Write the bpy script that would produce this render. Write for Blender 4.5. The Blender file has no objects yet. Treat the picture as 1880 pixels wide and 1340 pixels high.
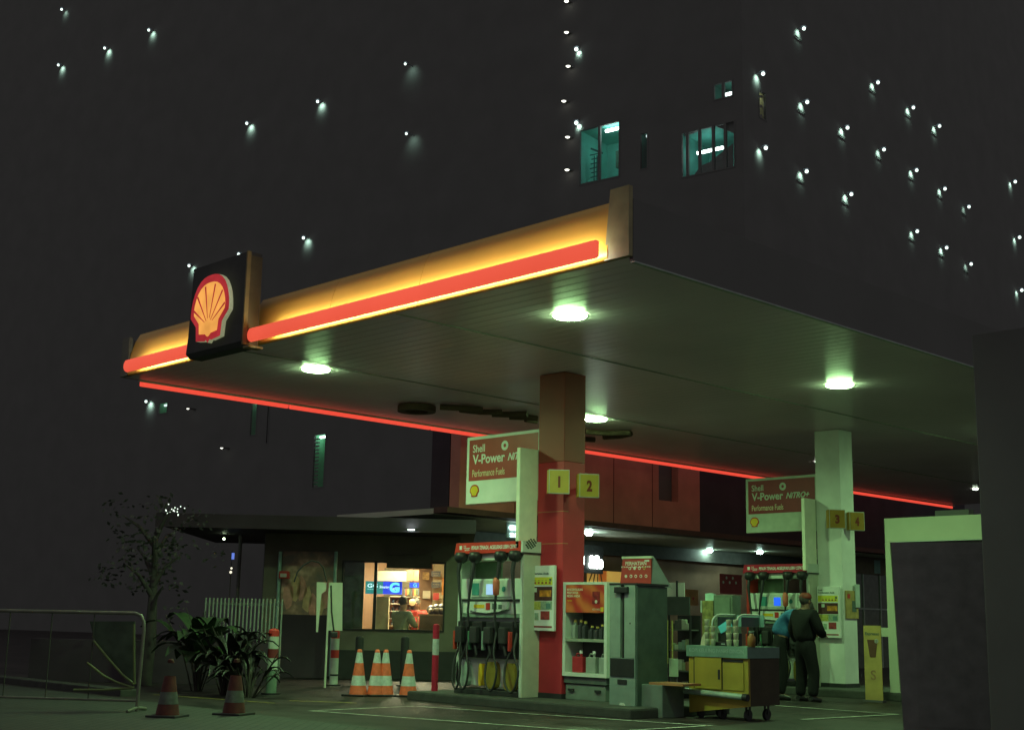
import bpy, bmesh, math, random
from mathutils import Vector, Matrix
random.seed(7)
sc = bpy.context.scene
C = bpy.data.collections.new("scene"); sc.collection.children.link(C)
PI = math.pi

# ---------------------------------------------------------------- camera
CR = Vector((0.69963, 0.71424, 0.01967)); CU = Vector((0.12345, -0.14795, 0.98126)); CF = Vector((-0.70376, 0.68409, 0.19168))
FPX = 2395.75; CAM = Vector((0, 0, 1.2))
cd = bpy.data.cameras.new("camera"); cam = bpy.data.objects.new("camera", cd); C.objects.link(cam)
cd.sensor_width = 36; cd.lens = FPX / 1880 * 36; cd.clip_start = .05; cd.clip_end = 2000
m = Matrix.Identity(4)
for i in range(3):
    m[i][0] = CR[i]; m[i][1] = CU[i]; m[i][2] = -CF[i]; m[i][3] = CAM[i]
cam.matrix_world = m; sc.camera = cam
# ---------------------------------------------------------------- night sky, exposure
w = bpy.data.worlds.new("World"); sc.world = w; w.use_nodes = True
SKY = (0.142, 0.140, 0.138)
bg = w.node_tree.nodes["Background"]; bg.inputs[0].default_value = (*SKY, 1); bg.inputs[1].default_value = 1.0
sc.view_settings.view_transform = 'Standard'; sc.view_settings.look = 'None'; sc.view_settings.exposure = 0; sc.view_settings.gamma = 1
sc.cycles.use_light_tree = True; sc.cycles.max_bounces = 6; sc.cycles.sample_clamp_indirect = 4
LAMP = (0.49, 1.0, 0.39)      # greenish discharge lamps
LAMP_E = 120
LAMP_W = 68
LED_E = 30

# ---------------------------------------------------------------- materials
MC = {}
def mat(name, col, rough=.6, metal=0., var=.12, scale=6, bump=0., bscale=40, emit=None, spec=.4, coat=0):
    if name in MC: return MC[name]
    M = bpy.data.materials.new(name); M.use_nodes = True; nt = M.node_tree; N = nt.nodes; b = N["Principled BSDF"]
    tc = N.new("ShaderNodeTexCoord"); nz = N.new("ShaderNodeTexNoise"); nz.inputs["Scale"].default_value = scale; nz.inputs["Detail"].default_value = 6
    nt.links.new(tc.outputs["Object"], nz.inputs["Vector"])
    r = N.new("ShaderNodeValToRGB"); lo = tuple(max(0, c * (1 - var * 1.6)) for c in col); hi = tuple(min(1, c * (1 + var)) for c in col)
    r.color_ramp.elements[0].position = .3; r.color_ramp.elements[1].position = .7
    r.color_ramp.elements[0].color = (*lo, 1); r.color_ramp.elements[1].color = (*hi, 1)
    nt.links.new(nz.outputs["Fac"], r.inputs[0]); nt.links.new(r.outputs[0], b.inputs["Base Color"])
    b.inputs["Roughness"].default_value = rough; b.inputs["Metallic"].default_value = metal
    b.inputs["Specular IOR Level"].default_value = spec; b.inputs["Coat Weight"].default_value = coat
    if bump:
        n2 = N.new("ShaderNodeTexNoise"); n2.inputs["Scale"].default_value = bscale; n2.inputs["Detail"].default_value = 5
        nt.links.new(tc.outputs["Object"], n2.inputs["Vector"])
        bp = N.new("ShaderNodeBump"); bp.inputs["Strength"].default_value = bump; bp.inputs["Distance"].default_value = .01
        nt.links.new(n2.outputs["Fac"], bp.inputs["Height"]); nt.links.new(bp.outputs[0], b.inputs["Normal"])
    if emit:
        b.inputs["Emission Color"].default_value = (*emit[:3], 1); b.inputs["Emission Strength"].default_value = emit[3]
    MC[name] = M; return M
def glow(name, col, s, var=0., scale=2):
    if name in MC: return MC[name]
    M = bpy.data.materials.new(name); M.use_nodes = True; nt = M.node_tree; N = nt.nodes; b = N["Principled BSDF"]
    b.inputs["Base Color"].default_value = (*[min(.8, c) * .5 for c in col], 1); b.inputs["Roughness"].default_value = .5
    b.inputs["Emission Strength"].default_value = s; b.inputs["Emission Color"].default_value = (*col, 1)
    if var:
        tc = N.new("ShaderNodeTexCoord"); nz = N.new("ShaderNodeTexNoise"); nz.inputs["Scale"].default_value = scale; nz.inputs["Detail"].default_value = 3
        nt.links.new(tc.outputs["Object"], nz.inputs["Vector"])
        r = N.new("ShaderNodeValToRGB"); r.color_ramp.elements[0].position = .3; r.color_ramp.elements[1].position = .72
        r.color_ramp.elements[0].color = (*[c * (1 - var) for c in col], 1); r.color_ramp.elements[1].color = (*[c * (1 + var) + var * .04 for c in col], 1)
        nt.links.new(nz.outputs["Fac"], r.inputs[0]); nt.links.new(r.outputs[0], b.inputs["Emission Color"])
    MC[name] = M; return M
def glass(name, tint=(1, 1, 1), refl=.08):
    if name in MC: return MC[name]
    M = bpy.data.materials.new(name); M.use_nodes = True; nt = M.node_tree; N = nt.nodes; N.remove(N["Principled BSDF"])
    t = N.new("ShaderNodeBsdfTransparent"); t.inputs[0].default_value = (*tint, 1)
    g = N.new("ShaderNodeBsdfGlossy"); g.inputs["Roughness"].default_value = .03
    lf = N.new("ShaderNodeLayerWeight"); lf.inputs[0].default_value = .5; pw_ = N.new("ShaderNodeMath"); pw_.operation = 'POWER'; pw_.inputs[1].default_value = 5; nt.links.new(lf.outputs["Facing"], pw_.inputs[0])
    lw = N.new("ShaderNodeMath"); lw.operation = 'MULTIPLY_ADD'; lw.inputs[1].default_value = .6; lw.inputs[2].default_value = .03; nt.links.new(pw_.outputs[0], lw.inputs[0])
    mx = N.new("ShaderNodeMixShader"); nt.links.new(lw.outputs[0], mx.inputs[0]); nt.links.new(t.outputs[0], mx.inputs[1]); nt.links.new(g.outputs[0], mx.inputs[2])
    nt.links.new(mx.outputs[0], N["Material Output"].inputs[0]); MC[name] = M; return M

white = mat("white_paint", (.74, .76, .72), .45, var=.06, scale=3)
dirtyw = mat("dirty_white", (.6, .62, .56), .55, var=.14, scale=5)
redp = mat("red_paint", (.52, .045, .035), .4, var=.08)
redcol = mat("column_red", (.50, .036, .05), .5, var=.1, scale=2)
maroon = mat("facade_red", (.62, .24, .18), .55, var=.12, scale=1.5)
yelp = mat("yellow_paint", (.78, .52, .03), .45, var=.08)
black = mat("black_rubber", (.035, .035, .036), .6, var=.12)
blackp = mat("black_plastic", (.03, .03, .031), .4, var=.15)
dark = mat("dark_cladding", (.178, .176, .174), .8, var=.05, scale=.7)
darksh = mat("dark_shade", (.132, .126, .128), .8, var=.06, scale=1.5)
grey = mat("grey_metal", (.30, .36, .33), .5, var=.1)
lgrey = mat("light_grey_metal", (.46, .54, .50), .45, var=.08)
dgreen = mat("dark_green_metal", (.10, .15, .125), .5, var=.15)
steel = mat("steel", (.55, .58, .56), .3, .8, var=.08)
galv = mat("galvanised_pipe", (.20, .20, .16), .4, .3, var=.15)
orange = mat("cone_orange", (.80, .16, .07), .55, var=.12, scale=14)
reflw = mat("reflective_band", (.55, .62, .58), .35, var=.16, scale=14)
darkl = mat("dark_charcoal", (.058, .042, .056), .8, var=.15, scale=1.5)
concrete = mat("kerb_concrete", (.06, .06, .055), .9, var=.16, bump=.4)
navy = mat("dark_cloth", (.007, .007, .008), .9, var=.1, scale=20)
bluec = mat("blue_cloth", (.06, .22, .42), .85, var=.1, scale=20)
skin = mat("skin", (.26, .15, .10), .55, var=.05)
hairm = mat("dark_hair", (.06, .055, .05), .7, var=.2, scale=40)
wood = mat("wood", (.35, .2, .09), .6, var=.2, scale=9)

# ---------------------------------------------------------------- mesh helpers
class MB:
    def __init__(s): s.v = []; s.f = []; s.sm = []
    def add(s, vs, fs, smooth=False):
        o = len(s.v); s.v += [tuple(p) for p in vs]; s.f += [tuple(i + o for i in f) for f in fs]; s.sm += [smooth] * len(fs); return s
    def box(s, x0, x1, y0, y1, z0, z1, rot=None, about=None):
        vs = [Vector((x, y, z)) for z in (z0, z1) for y in (y0, y1) for x in (x0, x1)]
        if rot is not None:
            c = Vector(about) if about else Vector(((x0 + x1) / 2, (y0 + y1) / 2, (z0 + z1) / 2)); vs = [c + rot @ (v - c) for v in vs]
        return s.add(vs, [(0, 2, 3, 1), (4, 5, 7, 6), (0, 1, 5, 4), (2, 6, 7, 3), (0, 4, 6, 2), (1, 3, 7, 5)])
    def bbox(s, x0, x1, y0, y1, z0, z1, b=.01):      # box with chamfered vertical and horizontal edges
        bm = bmesh.new(); bmesh.ops.create_cube(bm, size=1)
        for v in bm.verts: v.co = Vector((x0 + (v.co.x + .5) * (x1 - x0), y0 + (v.co.y + .5) * (y1 - y0), z0 + (v.co.z + .5) * (z1 - z0)))
        bmesh.ops.bevel(bm, geom=bm.edges[:], offset=b, segments=2, affect='EDGES', profile=.6)
        bm.verts.index_update(); s.add([v.co.copy() for v in bm.verts], [tuple(v.index for v in f.verts) for f in bm.faces]); bm.free(); return s
    def cyl(s, p0, p1, r0, r1=None, n=16, cap=True, smooth=True):
        r1 = r0 if r1 is None else r1; p0 = Vector(p0); p1 = Vector(p1); d = (p1 - p0).normalized()
        a = d.orthogonal().normalized(); b = d.cross(a)
        vs = [p + (a * math.cos(2 * PI * i / n) + b * math.sin(2 * PI * i / n)) * r for p, r in ((p0, r0), (p1, r1)) for i in range(n)]
        s.add(vs, [(i, (i + 1) % n, n + (i + 1) % n, n + i) for i in range(n)], smooth)
        if cap: s.add(vs, [tuple(range(n - 1, -1, -1)), tuple(range(n, 2 * n))])
        return s
    def lathe(s, prof, c=(0, 0, 0), n=20, smooth=True):
        vs = [(c[0] + r * math.cos(2 * PI * i / n), c[1] + r * math.sin(2 * PI * i / n), c[2] + z) for r, z in prof for i in range(n)]
        k = len(prof); return s.add(vs, [(j * n + i, j * n + (i + 1) % n, (j + 1) * n + (i + 1) % n, (j + 1) * n + i) for j in range(k - 1) for i in range(n)], smooth)
    def tube(s, pts, r, n=8):
        pts = [Vector(p) for p in pts]; vs = []; up = None
        for i, p in enumerate(pts):
            d = (pts[min(i + 1, len(pts) - 1)] - pts[max(i - 1, 0)]).normalized()
            if up is None: up = d.orthogonal().normalized()
            a = (up - d * up.dot(d)).normalized(); up = a; b = d.cross(a); rr = r[i] if isinstance(r, (list, tuple)) else r
            vs += [p + (a * math.cos(2 * PI * k / n) + b * math.sin(2 * PI * k / n)) * rr for k in range(n)]
        fs = [(i * n + k, i * n + (k + 1) % n, (i + 1) * n + (k + 1) % n, (i + 1) * n + k) for i in range(len(pts) - 1) for k in range(n)]
        s.add(vs, fs, True); m_ = len(pts) - 1
        return s.add(vs, [tuple(range(n - 1, -1, -1)), tuple(m_ * n + k for k in range(n))])
    def prism(s, poly, y0, y1):      # polygon in xz, extruded along y
        n = len(poly); vs = [(x, y0, z) for x, z in poly] + [(x, y1, z) for x, z in poly]
        return s.add(vs, [tuple(range(n)), tuple(range(2 * n - 1, n - 1, -1))] + [(i, i + n, (i + 1) % n + n, (i + 1) % n) for i in range(n)])
    def xprism(s, poly, x0, x1, smooth=False):     # polygon in yz, extruded along x
        n = len(poly); vs = [(x0, y, z) for y, z in poly] + [(x1, y, z) for y, z in poly]
        s.add(vs, [tuple(range(n)), tuple(range(2 * n - 1, n - 1, -1))]); return s.add(vs, [(i, i + n, (i + 1) % n + n, (i + 1) % n) for i in range(n)], smooth)
    def sph(s, c, r, n=14, k=8, sx=1, sy=1, sz=1):
        prof = [(max(1e-4, math.sin(PI * j / k)), -math.cos(PI * j / k)) for j in range(k + 1)]
        vs = [(c[0] + r * sx * a * math.cos(2 * PI * i / n), c[1] + r * sy * a * math.sin(2 * PI * i / n), c[2] + r * sz * z) for a, z in prof for i in range(n)]
        return s.add(vs, [(j * n + i, j * n + (i + 1) % n, (j + 1) * n + (i + 1) % n, (j + 1) * n + i) for j in range(k) for i in range(n)], True)
    def build(s, name, material, parent=None, label=None):
        me = bpy.data.meshes.new(name); me.from_pydata(s.v, [], s.f); me.validate(); 
        bm = bmesh.new(); bm.from_mesh(me); bmesh.ops.recalc_face_normals(bm, faces=bm.faces); bm.to_mesh(me); bm.free()
        if len(s.sm) == len(me.polygons):
            for p, sm in zip(me.polygons, s.sm): p.use_smooth = sm
        o = bpy.data.objects.new(name, me); C.objects.link(o); me.materials.append(material)
        if parent is not None: o.parent = parent
        if label: o["label"] = label
        return o
def thing(name, label, cat, loc=(0, 0, 0), rz=0., group=None, kind=None):
    o = bpy.data.objects.new(name, None); C.objects.link(o); o.empty_display_size = .2; o.location = loc; o.rotation_euler = (0, 0, rz)
    o["label"] = label; o["category"] = cat
    if group: o["group"] = group
    return o
def tag(o, label, cat, group=None, kind=None):
    o["label"] = label; o["category"] = cat
    if group: o["group"] = group
    if kind: o["kind"] = kind
    return o
def struct(o, label=None):
    o["kind"] = "structure"
    if label: o["label"] = label
    return o
def B(name, material, parent, *a, b=0, label=None):
    mb = MB(); (mb.bbox(*a, b=b) if b else mb.box(*a)); return mb.build(name, material, parent, label)
def letters(name, s, material, parent, x, y, z, width=None, height=None, shear=0., bold=.0, align='LEFT', ext=.002, rot=None):
    """one line of raised lettering in the local xz plane, reading along +x, facing -y"""
    cu = bpy.data.curves.new("tmp", 'FONT'); cu.body = s; cu.shear = shear; cu.offset = bold; cu.resolution_u = 3
    t = bpy.data.objects.new("tmp", cu); C.objects.link(t)
    dg = bpy.context.evaluated_depsgraph_get(); me = bpy.data.meshes.new_from_object(t.evaluated_get(dg))
    bpy.data.objects.remove(t); bpy.data.curves.remove(cu)
    xs = [v.co.x for v in me.vertices]; ys = [v.co.y for v in me.vertices]
    x0, x1, y0, y1 = min(xs), max(xs), min(ys), max(ys); sx = sy = (height / (y1 - y0)) if height else width / (x1 - x0)
    if width and height: sx = width / (x1 - x0)
    off = 0 if align == 'LEFT' else -(x1 - x0) * sx / 2
    vs = [(x + off + (v.co.x - x0) * sx, y, z + (v.co.y - y0) * sy) for v in me.vertices]
    fs = [tuple(p.vertices) for p in me.polygons]; mb = MB(); mb.add(vs, fs)
    nv = bpy.data.meshes.new(name); nv.from_pydata(vs, [], fs); bm = bmesh.new(); bm.from_mesh(nv)
    r = bmesh.ops.extrude_face_region(bm, geom=bm.faces[:]); 
    for v in [e for e in r["geom"] if isinstance(e, bmesh.types.BMVert)]: v.co.y -= ext
    bmesh.ops.recalc_face_normals(bm, faces=bm.faces); bm.to_mesh(nv); bm.free(); bpy.data.meshes.remove(me)
    o = bpy.data.objects.new(name, nv); C.objects.link(o); nv.materials.append(material); o.parent = parent; return o

# a vertical working plane standing somewhere in the place: origin, turn, and reading points of it off the surveyed view
def ray(px, py): return (px - 940) / FPX * CR - (py - 670) / FPX * CU + CF
def ground(px, py, z=0):
    d = ray(px, py); return CAM + d * ((z - 1.2) / d.z)
class Fr:
    def __init__(s, o, rz=0.): s.o = Vector(o); s.rz = rz; s.ux = Vector((math.cos(rz), math.sin(rz), 0)); s.n = Vector((-math.sin(rz), math.cos(rz), 0))
    def at(s, px, py, d=0.):
        r = ray(px, py); t = ((s.o + s.n * d) - CAM).dot(s.n) / r.dot(s.n); p = CAM + r * t; q = p - s.o; return q.dot(s.ux), p.z - s.o.z
    def rect(s, px0, py0, px1, py1, d=0.):
        a = s.at(px0, (py0 + py1) / 2, d)[0]; b = s.at(px1, (py0 + py1) / 2, d)[0]; z1 = s.at((px0 + px1) / 2, py0, d)[1]; z0 = s.at((px0 + px1) / 2, py1, d)[1]
        return a, b, z0, z1
    def thing(s, name, label, cat, group=None): return thing(name, label, cat, s.o, s.rz, group)
def wall_holes(mb, u0, u1, z0, z1, y0, y1, holes):
    us = sorted({u0, u1, *[h[0] for h in holes], *[h[1] for h in holes]}); zs = sorted({z0, z1, *[h[2] for h in holes], *[h[3] for h in holes]})
    us = [u for u in us if u0 <= u <= u1]; zs = [z for z in zs if z0 <= z <= z1]
    inh = lambda u, z: any(h[0] < u < h[1] and h[2] < z < h[3] for h in holes)
    for a, b in zip(us, us[1:]):
        for c, d in zip(zs, zs[1:]):
            if inh((a + b) / 2, (c + d) / 2): continue
            mb.add([(a, y0, c), (b, y0, c), (b, y0, d), (a, y0, d)], [(0, 1, 2, 3)])
            mb.add([(a, y1, c), (b, y1, c), (b, y1, d), (a, y1, d)], [(3, 2, 1, 0)])
    for h in holes + [(u0, u1, z0, z1)]:
        a, b, c, d = h[:4]
        mb.add([(a, y0, c), (b, y0, c), (b, y0, d), (a, y0, d), (a, y1, c), (b, y1, c), (b, y1, d), (a, y1, d)], [(0, 1, 5, 4), (1, 2, 6, 5), (2, 3, 7, 6), (3, 0, 4, 7)])
    return mb

# ---------------------------------------------------------------- ground
def ground_mat():
    M = bpy.data.materials.new("forecourt"); M.use_nodes = True; nt = M.node_tree; N = nt.nodes; b = N["Principled BSDF"]
    tc = N.new("ShaderNodeTexCoord"); n1 = N.new("ShaderNodeTexNoise"); n1.inputs["Scale"].default_value = .6; n1.inputs["Detail"].default_value = 8
    n2 = N.new("ShaderNodeTexNoise"); n2.inputs["Scale"].default_value = 30; n2.inputs["Detail"].default_value = 6
    for n in (n1, n2): nt.links.new(tc.outputs["Object"], n.inputs["Vector"])
    r = N.new("ShaderNodeValToRGB"); r.color_ramp.elements[0].position = .35; r.color_ramp.elements[1].position = .68
    r.color_ramp.elements[0].color = (.026, .020, .021, 1); r.color_ramp.elements[1].color = (.050, .038, .038, 1)
    nt.links.new(n1.outputs["Fac"], r.inputs[0])
    n3 = N.new("ShaderNodeTexNoise"); n3.inputs["Scale"].default_value = 1.7; n3.inputs["Detail"].default_value = 5; n3.inputs["Distortion"].default_value = .6; nt.links.new(tc.outputs["Object"], n3.inputs["Vector"])
    r3 = N.new("ShaderNodeValToRGB"); r3.color_ramp.elements[0].position = .36; r3.color_ramp.elements[1].position = .50; r3.color_ramp.elements[0].color = (.42, .42, .42, 1); r3.color_ramp.elements[1].color = (1, 1, 1, 1); nt.links.new(n3.outputs["Fac"], r3.inputs[0])
    n4 = N.new("ShaderNodeTexVoronoi"); n4.feature = 'DISTANCE_TO_EDGE'; n4.inputs["Scale"].default_value = .35; nt.links.new(tc.outputs["Object"], n4.inputs["Vector"])
    r4 = N.new("ShaderNodeValToRGB"); r4.color_ramp.elements[0].color = (.35, .35, .35, 1); r4.color_ramp.elements[1].color = (1, 1, 1, 1); r4.color_ramp.elements[0].position = .0; r4.color_ramp.elements[1].position = .012; nt.links.new(n4.outputs["Distance"], r4.inputs[0])
    m1 = N.new("ShaderNodeMixRGB"); m1.blend_type = 'MULTIPLY'; m1.inputs[0].default_value = 1; nt.links.new(r.outputs[0], m1.inputs[1]); nt.links.new(r3.outputs[0], m1.inputs[2])
    m2 = N.new("ShaderNodeMixRGB"); m2.blend_type = 'MULTIPLY'; m2.inputs[0].default_value = 1; nt.links.new(m1.outputs[0], m2.inputs[1]); nt.links.new(r4.outputs[0], m2.inputs[2]); nt.links.new(m2.outputs[0], b.inputs["Base Color"])
    b.inputs["Roughness"].default_value = .55; b.inputs["Specular IOR Level"].default_value = .35
    bp = N.new("ShaderNodeBump"); bp.inputs["Strength"].default_value = .6; bp.inputs["Distance"].default_value = .008
    nt.links.new(n2.outputs["Fac"], bp.inputs["Height"]); nt.links.new(bp.outputs[0], b.inputs["Normal"]); return M
GM = ground_mat()
struct(MB().add([(-300, -200, 0), (200, -200, 0), (200, 400, 0), (-300, 400, 0)], [(0, 1, 2, 3)]).build("ground", GM))
# block paving in front of the forecourt
def paver_mat():
    M = bpy.data.materials.new("block_paving"); M.use_nodes = True; nt = M.node_tree; N = nt.nodes; b = N["Principled BSDF"]
    tc = N.new("ShaderNodeTexCoord"); mp = N.new("ShaderNodeMapping"); mp.inputs["Rotation"].default_value = (0, 0, .78)
    br = N.new("ShaderNodeTexBrick"); br.inputs["Scale"].default_value = 1; br.inputs["Brick Width"].default_value = .22; br.inputs["Row Height"].default_value = .11
    br.inputs["Mortar Size"].default_value = .008; br.inputs["Color1"].default_value = (.06, .062, .055, 1); br.inputs["Color2"].default_value = (.045, .048, .043, 1); br.inputs["Mortar"].default_value = (.02, .02, .02, 1)
    nt.links.new(tc.outputs["Object"], mp.inputs[0]); nt.links.new(mp.outputs[0], br.inputs[0]); nt.links.new(br.outputs[0], b.inputs["Base Color"]); b.inputs["Roughness"].default_value = .75
    bp = N.new("ShaderNodeBump"); bp.inputs["Strength"].default_value = .7; bp.inputs["Distance"].default_value = .01; bp.invert = True
    nt.links.new(br.outputs["Fac"], bp.inputs["Height"]); nt.links.new(bp.outputs[0], b.inputs["Normal"]); return M
struct(MB().add([(-40, 4, .004), (-1, 4, .004), (-6, 9.2, .004), (-15.2, 9.4, .004), (-40, 9.4, .004)], [(0, 1, 2, 3, 4)]).build("pavement", paver_mat()))
lm = mat("worn_line_paint", (.50, .52, .46), .6, var=.35, scale=7)
ly = mat("yellow_line_paint", (.45, .36, .05), .6, var=.3, scale=7)
mk = MB()
def strip(mb, a, b, wd=.06, z=.008):
    a = Vector((*a, z)); b = Vector((*b, z)); d = (b - a).normalized(); n = Vector((-d.y, d.x, 0)) * wd / 2; mb.add([a - n, b - n, b + n, a + n], [(0, 1, 2, 3)])
for a, b in (((-14.2, 10.28), (-8.6, 11.5)), ((-14.22, 12.1), (-9.9, 13.02)), ((-14.18, 10.28), (-14.25, 12.1)), ((-9.96, 11.6), (-9.9, 13.1)), ((-9.9, 15.0), (-9.75, 17.2)), ((-12.2, 17.2), (-9.75, 17.2))): strip(mk, a, b)
struct(mk.build("road_marking", lm)); mk = MB(); strip(mk, (-15.95, 11.2), (-15.1, 11.75), .05, .012); strip(mk, (-18, 10.2), (-15.6, 10.7), .04, .012); struct(mk.build("kerb_line", ly))
# raised pump islands
for nm, (a, b, c, d) in (("kerb", (-15.5, -11.1, 13.0, 15.1)), ("kerb", (-15.5, -11.0, 20.35, 22.4))):
    struct(MB().bbox(a, b, c, d, -.02, .13, b=.03).build(nm, concrete))
struct(MB().bbox(-40, -17.9, 9.6, 9.9, -.02, .1, b=.02).build("kerb", concrete))

# ---------------------------------------------------------------- tower block behind
CO = Vector((-31, 43.6, 0)); AL = math.atan2(.10, 1)     # left face runs away from the corner
tl = Fr(CO, math.radians(8.5)); tr = Fr(CO, math.radians(95.5))      # tl: local +x towards the corner; tr: local +x away from the corner to the right
twr = thing("apartment_tower", "dark high-rise tower block with small wall lamps and a few lit teal rooms", "building", CO)
def troom(fr, rect, depth, wallm, tube=None, mull=(), name="window", extra=None, tubee=9, frame_h=None, lim=None):
    a, b, z0, z1 = rect; rt = Matrix.Rotation(fr.rz, 4, 'Z')
    f = MB()
    t = .06
    for x in (a, b - t) + tuple(a + (b - a) * k - .06 for k in mull): f.box(x, x + (t if x in (a, b - t) else .12), -.02, .1, z0, z1)
    f.box(a + t, b - t, -.015, .1, z1 - t, z1); f.box(a + t, b - t, -.015, .1, z0, z0 + t)
    o = f.build(name, dark, twr); o.rotation_euler = (0, 0, fr.rz)
    r = MB().add([(a, .14, z0), (b, .14, z0), (b, .14, z1), (a, .14, z1), (a, depth, z0), (b, depth, z0), (b, depth, z1), (a, depth, z1)], [(0, 4, 5, 1), (4, 7, 6, 5), (0, 3, 7, 4), (1, 5, 6, 2), (3, 2, 6, 7)]).build("room", wallm, o)
    if tube:
        x0, x1, z, d = tube; MB().cyl((x0, d, z), (x1, d, z), .07, n=10).build("tube_lamp", glow("tube_white%g" % tubee, (.8, 1, .95), tubee), o)
    if extra: extra(o)
    B("pane", glass("tower_glass"), o, a + t, b - t, .03, .04, z0 + t, z1 - t)
    return o
teal = mat("teal_wall", (.17, .63, .54), .7, var=.08, scale=.8); teald = mat("dim_teal_wall", (.05, .22, .17), .7, var=.2, scale=.8); ywall = mat("ochre_curtain", (.35, .32, .12), .8, var=.1)
W1 = tl.rect(1063, 230, 1138, 333); W2 = tl.rect(1250, 232, 1350, 318); W3 = tl.rect(1309, 150, 1346, 182); W5 = tl.rect(1174, 243, 1190, 312)
W6 = tl.rect(574, 796, 597, 896); W7 = tl.rect(290, 738, 308, 760); W8 = tl.rect(459, 735, 472, 800); W9 = tl.rect(489, 740, 494, 815); W4 = tr.rect(1393, 168, 1407, 220)
holesL = [W1, W2, W3, W5, W6, W7, W8, W9]; holesR = [W4]
mb = MB(); wall_holes(mb, -75, 0, 0, 62, 0, .14, holesL); o = mb.build("wall", dark, twr); o.rotation_euler = (0, 0, tl.rz)
mb = MB(); wall_holes(mb, 0, 75, 0, 62, 0, .14, holesR); o = mb.build("wall", dark, twr); o.rotation_euler = (0, 0, tr.rz)
def teal_extra(o):
    a, b, z0, z1 = W1; wd = b - a
    B("cupboard", mat("dark_teal_unit", (.08, .20, .14), .7), o, a + wd * .56, b - .02, 1.2, 2.0, z0 + (z1 - z0) * .36, z0 + (z1 - z0) * .66)
    sh = MB()
    for k in range(3): sh.box(a + wd * (.22 + k * .07), a + wd * (.235 + k * .07), .5, .55, z0 + .1, z0 + (z1 - z0) * .55)
    for k in range(7): sh.box(a + wd * (.12 + .02 * (k % 3)), a + wd * (.36 + .03 * (k % 2)), .5, .54, z0 + .25 + k * .22, z0 + .28 + k * .22)
    sh.box(a + wd * .12, a + wd * .45, .5, .56, z0 + (z1 - z0) * .62, z0 + (z1 - z0) * .65, rot=Matrix.Rotation(.5, 3, 'Y'))
    sh.build("drying_rack", mat("rack_teal", (.03, .22, .2), .6), o)
a, b, z0, z1 = W1; troom(tl, W1, 2.4, teal, (a + (b - a) * .56, b - .1, z1 - .22, .35), (.5,), extra=teal_extra, tubee=14)
a, b, z0, z1 = W2
def w2x(o):
    mm = MB(); H = z1 - z0; L = b - a
    mm.prism([(a + L * .05, z0), (b - .4, z0), (b - .4, z0 + H * .62), (a + L * .42, z0 + H * .33), (a + L * .25, z0 + H * .3)], .55, .6)
    mm.build("stair_flight", dark, o)
    mm = MB(); mm.prism([(a + .05, z1 + .02), (a + .05, z1 - .1), (a + L * .35, z1 + .02)], .2, .3); mm.prism([(b + .02, z1 + .02), (b + .02, z0 + H * .72), (a + L * .6, z1 + .02)], .2, .3); mm.build("ceiling_slope", dark, o)
troom(tl, W2, 2.6, mat("stair_teal", (.07, .36, .30), .7, var=.25, scale=1.2), (a + (b - a) * .12, a + (b - a) * .6, z1 - .75, .9), (.12, .35, .6, .82), extra=w2x, tubee=10)
a, b, z0, z1 = W3; troom(tl, W3, 1.6, teald, (a + (b - a) * .4, b - .1, z1 - .45, .4), (.5,), tubee=5)
a, b, z0, z1 = W5; troom(tl, W5, .8, teald, (a + .2, a + .4, z1 - .1, .3), (), tubee=1.2)
for W_, s in ((W6, 6.0), (W7, 1.2), (W8, 1.2), (W9, 2)):
    a, b, z0, z1 = W_
    def lou(o, a=a, b=b, z0=z0, z1=z1):
        if W_ is W6:
            q = MB()
            for k in range(14): q.box(a + .07, a + (b - a) * .35, .08, .14, z0 + .1 + k * (z1 - z0 - .2) / 14, z0 + .17 + k * (z1 - z0 - .2) / 14)
            q.build("louvre", dark, o)
    troom(tl, W_, .9, mat("green_stairwell", (.16, .48, .27), .7, var=.15, scale=1), (a + .1, b - .1, z1 - .12, .4), (), extra=lou, tubee=s)
a, b, z0, z1 = W4
def w4x(o):
    q = MB()
    for k in range(4): q.prism([(a, z0 + k * .45 + .1), (a + .05, z0 + k * .45), (b, z0 + k * .45 + .3), (b - .05, z0 + k * .45 + .4)], .2, .25)
    q.build("railing", dark, o)
troom(tr, W4, .8, ywall, (a + .1, b - .1, z1 - .12, .4), (), extra=w4x, tubee=4.0)
# wall lamps on the tower
bulbm = glow("tower_bulb", (.8, 1.0, .9), 2.2); hoodm = mat("lamp_hood", (.12, .12, .16), .6)
def wall_lamp(fr, px, py, off, label, rb=.085, dim=False, pipe=False):
    off *= .66; rb *= .95
    x, z = fr.at(px, py, -off); p = fr.o + fr.ux * x - fr.n * off
    t = thing("wall_lamp", label, "lamp", (p.x, p.y, fr.o.z + z), fr.rz, "small lamps on the tower walls")
    MB().sph((0, 0, 0), rb, 10, 6).build("bulb", bulbm, t)
    sl = bpy.data.lights.new("bulb_light", 'SPOT'); sl.energy = (5 if dim else 17) * 1.9 * random.uniform(.75, 1.2); sl.color = (.62, 1, .80); sl.spot_size = math.radians(112); sl.spot_blend = 1; sl.shadow_soft_size = .05
    so = bpy.data.objects.new("bulb_light", sl); C.objects.link(so); so.parent = t; so.location = (0, .09, -.04); so.rotation_euler = (math.radians(60), 0, 0)
    MB().box(-.13, .13, -.10, .14, rb + .015, rb + .04).box(-.02, .02, .05, off, rb - .01, rb + .014).build("hood", hoodm, t)
    if pipe: MB().box(-.35, .35, off - .07, off - .03, -.42, -.37).build("pipe", dark, t)
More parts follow.
